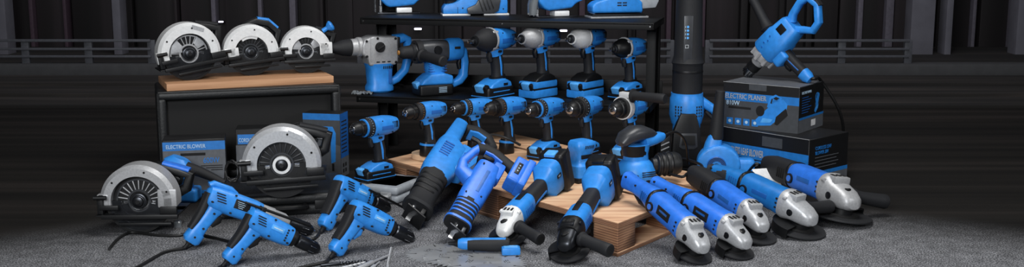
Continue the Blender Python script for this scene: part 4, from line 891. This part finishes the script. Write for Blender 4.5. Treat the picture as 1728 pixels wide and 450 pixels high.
# ------------------------------------------------------------------ angle grinders
def grinder_head(t, x, mat, s=1, disc_r=.06, roll_guard=0, cap=False):
    p = Part(mat); p._lx([(x - .008, 0, .034 * s, .035 * s, 2.6), (x + .004, 0, .036 * s, .037 * s, 2.6), (x + .016, 0, .034 * s, .034 * s, 2.8), (x + .028, -.004, .03 * s, .028 * s, 3), (x + .06 * s, -.01, .027 * s, .022 * s, 3), (x + .078 * s, -.014, .022 * s, .016 * s, 2.6), (x + .084 * s, -.016, .014 * s, .01 * s, 2.4)], 2.6, 22)
    p.box((x + .02 * s, 0, .024 * s), (.03 * s, .04 * s, .02 * s), .004)
    for k in range(3): p.m('hole').box((x + .016 * s, -.012 * s + .012 * k * s, .0345 * s), (.016 * s, .007 * s, .002), .0008)
    for sg in (-1, 1): p.m('darksteel').lathe((x + .03 * s, sg * .024 * s, -.008), (0, sg, 0), [(0, .009), (.007 * s, .009), (.0075 * s, .006)], 12); p.m(mat).lathe((x + .01, sg * .031 * s, .022 * s), (1, 0, 0), [(-.004, .005), (.006, .005)], 8)
    if cap: p.m('royal').lathe((x + .05 * s, 0, .0085 * s), (0, 0, 1), [(0, .008), (.002, .008)], 14)
    o = p.obj('gear_head', t)
    if not cap: p = Part('black'); p.lathe((x + .052 * s, 0, .008 * s), (.06, 0, 1), [(0, .011 * s), (.006, .011 * s), (.008, .008 * s)], 14, .8, 1.2); p.obj('spindle_lock', o)
    cx = x + .048 * s; z = -.03 * s
    p = Part('black'); p.lathe((cx, 0, z), (0, 0, -1), [(0, .022 * s), (.016, .022 * s)], 18)
    # guard: half cup
    n = 25; a0, a1 = R(100 + roll_guard), R(280 + roll_guard); rg = disc_r * 1.06; out = []
    for i in range(n):
        a = a0 + (a1 - a0) * i / (n - 1); q = V((math.cos(a), math.sin(a), 0)); o_ = V((cx, 0, 0))
        out.append([o_ + q * .018 + V((0, 0, z - .004)), o_ + q * rg + V((0, 0, z - .004)), o_ + q * rg + V((0, 0, z - .028)), o_ + q * (rg - .003) + V((0, 0, z - .028)), o_ + q * (rg - .003) + V((0, 0, z - .007)), o_ + q * .018 + V((0, 0, z - .007))])
    p.rings(out); p.obj('disc_guard', t)
    p = Part('rubber'); p.lathe((cx, 0, z - .016), (0, 0, -1), [(0, disc_r * .99), (.0015, disc_r), (.004, disc_r), (.0055, disc_r * .98)], 40); p.m('darksteel').lathe((cx, 0, z - .021), (0, 0, -1), [(0, .018), (.006, .016)], 18); p.m('hole').lathe((cx, 0, z - .012), (0, 0, -1), [(0, disc_r * .55), (.0042, disc_r * .55)], 24); p.obj('grinding_disc', t)
def side_handle(t, x, sg, s=1, L=.115, down=-.1, fw=.05):
    p = Part('rubber'); p.lathe((x, sg * .03 * s, -.008), (fw, sg, down), [(0, .009), (.008, .01), (.01, .02), (.016, .02), (.02, .0165), (.045, .0155), (L - .02, .0175), (L - .004, .0185), (L, .017), (L + .0005, .012)], 18)
    p.m('hole').lathe(V((x, sg * .03 * s, -.008)) + V((fw, sg, down)).normalized() * (L + .0002), (fw, sg, down), [(0, .012), (.0006, .012)], 14); p.obj('side_handle', t)
def grinder(label, style, blue='royal', s=1, handle=0, disc_r=.058):
    """tail at x = 0, head towards +X"""
    t = thing('angle_grinder', label, 'angle grinder', 'corded angle grinders leaning on the pallet')
    Lh, Lb = (.15, .145) if style in (0, 1) else (.13, .14)
    x = Lh + Lb
    p = Part(blue); b0 = Lh + (.0 if style != 2 else .0)
    p.lx([(b0 - .012, 0, .026, .026), (b0, 0, .032, .032), (b0 + .02, 0, .0335, .034), (x - .03, 0, .034, .034), (x - .01, 0, .036, .036), (x - .002, 0, .035, .035)], 2.8, 24)
    for sg in (-1, 1):
        if style in (0, 1): p.m('hole').box((b0 + .075, sg * .034, .006), (.055, .002, .026), .001); p.m('bluedark').box((b0 + .075, sg * .0347, .008), (.034, .001, .006), 0)
        else: p.m('bluedark').box((b0 + .07, sg * .0335, .004), (.05, .002, .012), .001)
        p.m('black').lathe((b0 + .018, sg * .03, -.004), (0, sg, 0), [(0, .013), (.007, .0125), (.0075, .009)], 18); p.m(blue).lathe((b0 + .018, sg * .037, -.004), (0, sg, 0), [(0, .008), (.0012, .008)], 14)
        for k in range(3): p.m('hole').box((x - .012, sg * .0345, .014 - k * .012), (.006, .005, .005), .001)
    p.obj('motor_housing', t)
    hm = {0: blue, 1: blue, 2: 'rubber', 3: blue, 4: 'rubber'}[style]
    p = Part(hm)
    if style in (0, 1): p.sweep([(0, -.012), (.006, -.012), (.05, -.006), (.1, .0), (Lh - .02, .0), (Lh, 0)], [(.016, .02), (.021, .026), (.019, .022), (.0215, .024), (.027, .031), (.029, .03)], 2.8)
    elif style == 3: p.sweep([(.02, -.006), (.07, -.0), (Lh - .03, .0), (Lh, 0)], [(.019, .02), (.023, .024), (.028, .028), (.029, .03)], 2.8); p.m('grey').sweep([(0, -.012), (.004, -.012), (.03, -.008), (.07, -.002), (.09, .002)], [(.014, .016), (.019, .021), (.02, .021), (.0245, .025), (.024, .024)], 2.8)
    else: p.sweep([(0, -.004), (.006, -.004), (.03, -.002), (.1, .0), (Lh, 0)], [(.018, .02), (.025, .027), (.029, .031), (.031, .032), (.0325, .033)], 3)
    for sg in (-1, 1):
        [p.m('bluedark' if style in (0, 1, 3) else 'hole').box((Lh - .04 + .008 * k, sg * .0265 if style in (0, 1, 3) else sg * .031, 0), (.003, .005, .026), .001) for k in range(4)]
        [p.m('hole').lathe((x_, sg * .018, .006), (0, sg, 0), [(0, .003), (.0045, .003)], 8) for x_ in (.02, .07)]
    h = p.obj('rear_handle', t)
    if style in (0, 1, 3): p = Part('black' if style != 1 else blue); p.sweep([(.06, -.026), (.09, -.034), (.13, -.032)], [(.009, .006), (.01, .009), (.009, .006)], 3); p.obj('trigger', h)
    p = Part('black'); p.lx([(Lh - .006, 0, .0335, .0335), (Lh - .004, 0, .035, .035), (Lh + .002, 0, .035, .035), (Lh + .004, 0, .0335, .0335)], 2.6); p.obj('joint_ring', t)
    grinder_head(t, x, 'silver' if style != 4 else 'castgrey', s, disc_r, 0, style == 3)
    if handle: side_handle(t, x + .03, handle)
    return t
def put_grinder(t, tu, tv, hu, hv, L, hz, up, cords=None, z=0, s=1):
    h = onz(hu, hv, hz); tl = at_len(tu, tv, h, L * s); M = lean(t, tl, h, up, s, z)
    if cords: cord(t, M, [M @ V((.008, 0, -.012)), M @ V((-.02, 0, -.014))] + cords, .004)
    return M
UP = (.25, -.3, 1)
M1 = put_grinder(grinder('slim royal blue angle grinder closest to the pallet corner', 0, 'royal', 1, 0, .05), 1058, 326, 1196, 414, .375, .05, UP, s=.92, cords=[onz(1050, 318, PZ + .02), onz(1030, 306, PZ + .005), onz(1012, 300, PZ + .005)])
M2 = put_grinder(grinder('royal blue angle grinder with black ring, second from the pallet corner', 1, 'royal', 1, 0, .05), 1104, 320, 1266, 405, .375, .05, UP, s=.92, cords=[onz(1080, 312, PZ + .02), onz(1060, 306, PZ + .01)])
M3 = put_grinder(grinder('angle grinder with black rear half and royal blue front', 2, 'royal', 1, 0, .064), 1168, 310, 1294, 380, .352, .05, UP, s=.93, cords=[onz(1150, 298, PZ + .04), onz(1120, 290, PZ + .02), onz(1100, 286, PZ + .01)])
M4 = put_grinder(grinder('teal angle grinder with dark grip and blue badge on its silver head', 3, 'teal', 1.08, 1, .068), 1198, 284, 1372, 366, .352, .055, UP, [onz(1180, 276, .12), onz(1150, 268, .1), onz(1120, 275, .02)], s=1.0)
M5 = put_grinder(grinder('large royal blue angle grinder with black rear handle by the leaf blower carton', 4, 'royal', 1.12, 1, .074), 1294, 288, 1438, 346, .352, .055, UP, [onz(1276, 276, .1), onz(1262, 290, .05)], s=1.12)
def cordless_grinder(label, head, cap):
    t = thing('cordless_grinder', label, 'angle grinder', 'cordless angle grinders leaning on the pallet')
    p = Part('rubber'); p.lx([(.06, 0, .022, .024), (.1, 0, .0225, .025), (.15, 0, .024, .026), (.19, 0, .028, .028)], 2.8); p.m('blue')
    p.lx([(.0, -.0, .036, .05), (.006, .0, .04, .057), (.052, .0, .039, .055), (.07, 0, .028, .032), (.08, 0, .023, .026)], 3.6)
    for sg in (-1, 1): p.m('black').box((.028, sg * .0400, .012), (.026, .002, .012), .001); p.m('ink').box((.028, sg * .0412, .012), (.012, .0006, .003), 0); p.m('blue').sweep([(.09, -.01), (.14, -.012), (.185, -.014)], (.0252, .005), 4)
    p.obj('handle', t)
    p = Part('blue'); p.lx([(.175, 0, .0285, .0285), (.185, 0, .032, .032), (.24, 0, .033, .033), (.262, 0, .034, .034)], 2.8)
    for sg in (-1, 1): [p.m('bluedark').box((.2 + .01 * k, sg * .0325, -.004), (.004, .003, .024), .001) for k in range(5)]
    p.m('black').box((.2, 0, .0325), (.05, .018, .004), .0015); p.obj('motor_housing', t)
    p = Part('black'); p.box((-.03, 0, .0), (.06, .084, .128), .012, seg=3); p.m('rubber').box((-.042, 0, .0), (.036, .086, .122), .01); p.m('blue').box((-.006, 0, -.004), (.006, .0765, .09), .002)
    b = p.obj('battery', t); p = Part('bluelight' if not cap else 'black'); p.box((-.016, 0, .063), (.034, .036, .01), .003); p.obj('latch', b)
    grinder_head(t, .265, head, .95, .054, 20)
    side_handle(t, .3, 1, .95, .11, -.12, .45)
    if cap:
        p = Part('black'); p.lx([(.255, 0, .0345, .0345), (.262, 0, .036, .036), (.29, 0, .033, .032), (.3, 0, .028, .026)], 2.6); p.obj('front_collar', t)
    return t
put_grinder(cordless_grinder('cordless angle grinder with bright silver head, blue latch on its battery', 'white', False), 932, 322, 842, 386, .34, .05, (-.25, -.35, 1), s=.86)
put_grinder(cordless_grinder('cordless angle grinder with dark head and all-black battery', 'darksteel', True), 1014, 340, 948, 412, .34, .05, (-.25, -.35, 1), s=.9)

# ------------------------------------------------------------------ small things in front
def blades():
    for i, (u, v, lab) in enumerate(((748, 428, 'circular saw blade at the bottom of the overlapping fan, by the drill bits'), (778, 434, 'circular saw blade second from the bottom of the overlapping fan'),
                                     (803, 441, 'circular saw blade just under the topmost one of the fan'), (823, 449, 'topmost circular saw blade of the overlapping fan'))):
        n = 36; Rr = .093; pts = []
        for k in range(n):
            a = 2 * PI * k / n
            for da, r in ((0, Rr), (.03, Rr - .001), (.05, Rr - .011), (.11, Rr - .009)): pts.append((r * math.cos(a + da), r * math.sin(a + da)))
        bm = bmesh.new(); z = .0016
        outer = [bm.verts.new((x, y, z)) for x, y in pts]; N = len(outer); inner = [bm.verts.new((.0095 * math.cos(2 * PI * k / N), .0095 * math.sin(2 * PI * k / N), z)) for k in range(N)]
        for k in range(N): bm.faces.new([outer[k], outer[(k + 1) % N], inner[(k + 1) % N], inner[k]])
        r = bmesh.ops.extrude_face_region(bm, geom=bm.faces[:]); bmesh.ops.translate(bm, vec=(0, 0, -.0016), verts=[g for g in r['geom'] if isinstance(g, bmesh.types.BMVert)])
        p = Part('blade'); p.from_bm(bm); p.m('hole')
        for k in range(5):
            a = 2 * PI * (k + .3) / 5; q = V((math.cos(a), math.sin(a), 0)); s_ = V((-q.y, q.x, 0))
            p.add([q * (Rr - .008) + s_ * .0006 + V((0, 0, .00175)), q * (Rr - .008) - s_ * .0006 + V((0, 0, .00175)), q * (Rr - .024) - s_ * .0014 + V((0, 0, .00175)), q * (Rr - .024) + s_ * .0014 + V((0, 0, .00175))], [[0, 1, 2, 3]])
            p.add([q * (Rr - .026) + V((.003 * math.cos(j), .003 * math.sin(j), .00176)) for j in [2 * PI * w / 10 for w in range(10)]], [list(range(10))])
            for j in range(5):
                for w in range(3):
                    b = q.cross(V((0, 0, 1))); c_ = Matrix.Rotation(.62, 3, 'Z') @ q; tt = V((-c_.y, c_.x, 0)); o_ = c_ * (.05 - .005 * w) + tt * (-.012 + .005 * j) + V((0, 0, .00176))
                    if (i + j + w + k) % 4: p.add([o_, o_ + tt * .0035, o_ + tt * .0035 + c_ * .0024, o_ + c_ * .0024], [[0, 1, 2, 3]])
        o = p.obj('saw_blade'); tag(o, lab, 'saw blade', 'saw blades fanned on the ground'); q = onz(u, v, 0)
        o.matrix_world = Matrix.Translation((q.x, q.y, .0003 + i * .0021)) @ Matrix.Rotation(.5 * i + .3, 4, 'Z') @ Matrix.Rotation(R(0), 4, 'Y')
blades()
def bit(label, u0, v0, u1, v1, r, mat, shank=.4, spiral=True):
    a, b = onz(u0, v0, r), onz(u1, v1, r); L = (b - a).length; p = Part(mat)
    if spiral:
        n = 60; out = []
        for i in range(n):
            t_ = i / (n - 1); x = L * (shank + (1 - shank) * t_); ang = t_ * (L * (1 - shank)) / (r * 7) * 2 * PI; rr = r * (1 if t_ < .93 else max(.1, (1 - t_) / .07)); ring = []
            for k in range(10): f = 2 * PI * k / 10; q = rr * (1 if abs(math.sin(f)) < .8 else .45); ring.append(V((x, q * math.cos(f + ang), q * math.sin(f + ang))))
            out.append(ring)
        p.rings(out); p.lathe((0, 0, 0), (1, 0, 0), [(0, r * .8), (L * .01, r), (L * shank, r)], 12)
    else:
        p.lathe((0, 0, 0), (1, 0, 0), [(0, r * .9), (.002, r), (L * .5, r), (L * .53, r * .55), (L * .97, r * .5), (L, r * .2)], 12)
    o = p.obj('drill_bit'); tag(o, label, 'drill bit', 'drill bits on the ground'); put_one = frame(a, b); o.matrix_world = put_one
    lo = min((put_one @ v.co).z for v in o.data.vertices); o.location.z -= lo
bit('dark twist drill bit lying nearest the blue-trigger drill', 541, 447, 620, 440, .0042, 'darksteel')
bit('bright twist drill bit lying alongside the dark one', 572, 453, 618, 442, .0035, 'silver')
bit('stepped steel chisel bit with thin pale tip', 600, 455, 656, 430, .0062, 'silver', spiral=False)
bit('short plain steel bit beside the stepped chisel bit', 622, 456, 641, 441, .0045, 'silver', spiral=False)
bit('slim spiral drill bit pointing at the saw blades', 654, 449, 661, 416, .0035, 'silver', .05)
def driver_tool():
    t = thing('handheld_tool', 'slim black and blue handheld tool lying behind the saw blades', 'power tool')
    p = Part('blue'); p.lx([(.02, 0, .012, .012), (.03, 0, .015, .016), (.05, 0, .016, .017), (.155, 0, .0175, .0195), (.162, 0, .012, .012)], 2.6); p.m('rubber').lx([(.048, -.001, .0185, .0162), (.09, -.001, .0195, .0178), (.158, -.001, .0205, .0195), (.166, -.001, .016, .016)], 2.8); p.obj('housing', t)
    p = Part('darksteel'); p.lathe((.022, 0, 0), (-1, 0, 0), [(0, .011), (.008, .009), (.016, .006), (.03, .004)], 14); p.obj('nose', t); return t
t = driver_tool(); a, b = onz(756, 409, .028), onz(858, 411, .028); put(t, frame(a - (b - a).normalized() * -.008, b, (0, 0, 1), .86), .0088)
p = Part('blue'); p.box((0, 0, .009), (.045, .03, .018), .004); p.m('bluelight').box((0, 0, .0185), (.034, .02, .001), 0); o = p.obj('bit_box'); tag(o, 'small blue plastic block between the handheld tool and saw blades', 'box'); q = onz(862, 434, 0); o.matrix_world = ypr((q.x, q.y, .0088), 4)
# papers leaning between the grinders and the carton
for u, v, yaw, roll, lab in ((1268, 350, 32, 62, 'white instruction sheet leaning behind the teal grinder grip'), (1302, 342, 18, 60, 'white instruction sheet leaning beside the leaf blower carton')):
    n = 8; vs = []; fs = []
    for i in range(n + 1):
        for j in range(2): vs.append((-.038 + .076 * j, -.0 + .105 * i / n, .012 * math.sin(i / n * PI)))
    for i in range(n): fs.append([i * 2, i * 2 + 2, i * 2 + 3, i * 2 + 1])
    p = Part('paper'); p.add(vs, fs); p.add([(x, y, z - .0006) for x, y, z in vs], [f[::-1] for f in fs]); o = p.obj('paper_sheet'); tag(o, lab, 'paper', 'papers between the grinders')
    M = ypr(onz(u, v, 0), yaw, 0, roll); lo = min((M @ V(q)).z for q in vs); o.matrix_world = Matrix.Translation((0, 0, -lo + .0008)) @ M
# loose cable on the ground and small clear cap
p = Part('cable'); p.tube([onz(u, v, .004) for u, v in ((184, 420), (200, 402), (222, 392), (262, 396), (300, 397), (322, 392), (350, 398), (390, 408))], .0038); tag(p.obj('power_cord'), 'thin black power cord snaking on the ground below the grey-guard saw', 'cord')
q = onz(300, 382, 0); p = Part('clear'); p.lathe((0, 0, 0), (0, 0, 1), [(0, .01), (.012, .011), (.016, .008)], 12); o = p.obj('plastic_thimble'); tag(o, 'tiny clear plastic cap on the ground by the silver-collared drill grip', 'cap'); o.matrix_world = Matrix.Translation((q.x, q.y, 0))
# crumpled wrap on the shelf end
q = onz(612, 158, ZM)
n = 14; vs = []; fs = []
for i in range(n):
    for j in range(n): vs.append(((i / (n - 1) - .5) * .07, (j / (n - 1) - .5) * .05, .004 + .016 * abs(noise.noise(V((i * .5, j * .5, 3))))))
for i in range(n - 1):
    for j in range(n - 1): fs.append([i * n + j, (i + 1) * n + j, (i + 1) * n + j + 1, i * n + j + 1])
p = Part('clear'); p.add(vs, fs); o = p.obj('plastic_wrap'); tag(o, 'crumpled grey plastic wrap on the middle shelf corner', 'plastic wrap'); o.matrix_world = Matrix.Translation((q.x, q.y, ZM - .003))

# ------------------------------------------------------------------ light
def area(name, loc, tgt, size, power, col=(1, 1, 1), sy=None):
    l = bpy.data.lights.new(name, 'AREA'); l.energy = power; l.color = col; l.shape = 'RECTANGLE'; l.size = size; l.size_y = sy or size
    o = bpy.data.objects.new(name, l); C.objects.link(o); o.location = loc; d = V(tgt) - V(loc); o.rotation_euler = d.to_track_quat('-Z', 'Y').to_euler(); return o
area('softbox_over', (.35, 2.75, 2.3), (.05, 3.05, .1), 1.5, 48, (1, .99, .97), .9)
area('softbox_front', (-.7, -.4, 1.45), (0, 3.6, .25), 1.1, 105, (.96, .98, 1))
area('softbox_side', (2.3, 1.6, 1.2), (.3, 3.3, .2), .7, 14, (.97, .98, 1))
area('wall_fill', (0, 5.0, 2.4), (0, 7.4, .3), 5, 40, (.95, .92, 1), .6)  # added fill that brightens the back wall, stands for no real lamp
w = bpy.data.worlds.new('world'); bpy.context.scene.world = w; w.use_nodes = True
bg = w.node_tree.nodes['Background']; bg.inputs[0].default_value = (.02, .021, .024, 1); bg.inputs[1].default_value = .5
vs_ = bpy.context.scene.view_settings; vs_.view_transform = 'Standard'; vs_.look = 'None'; vs_.exposure = 0
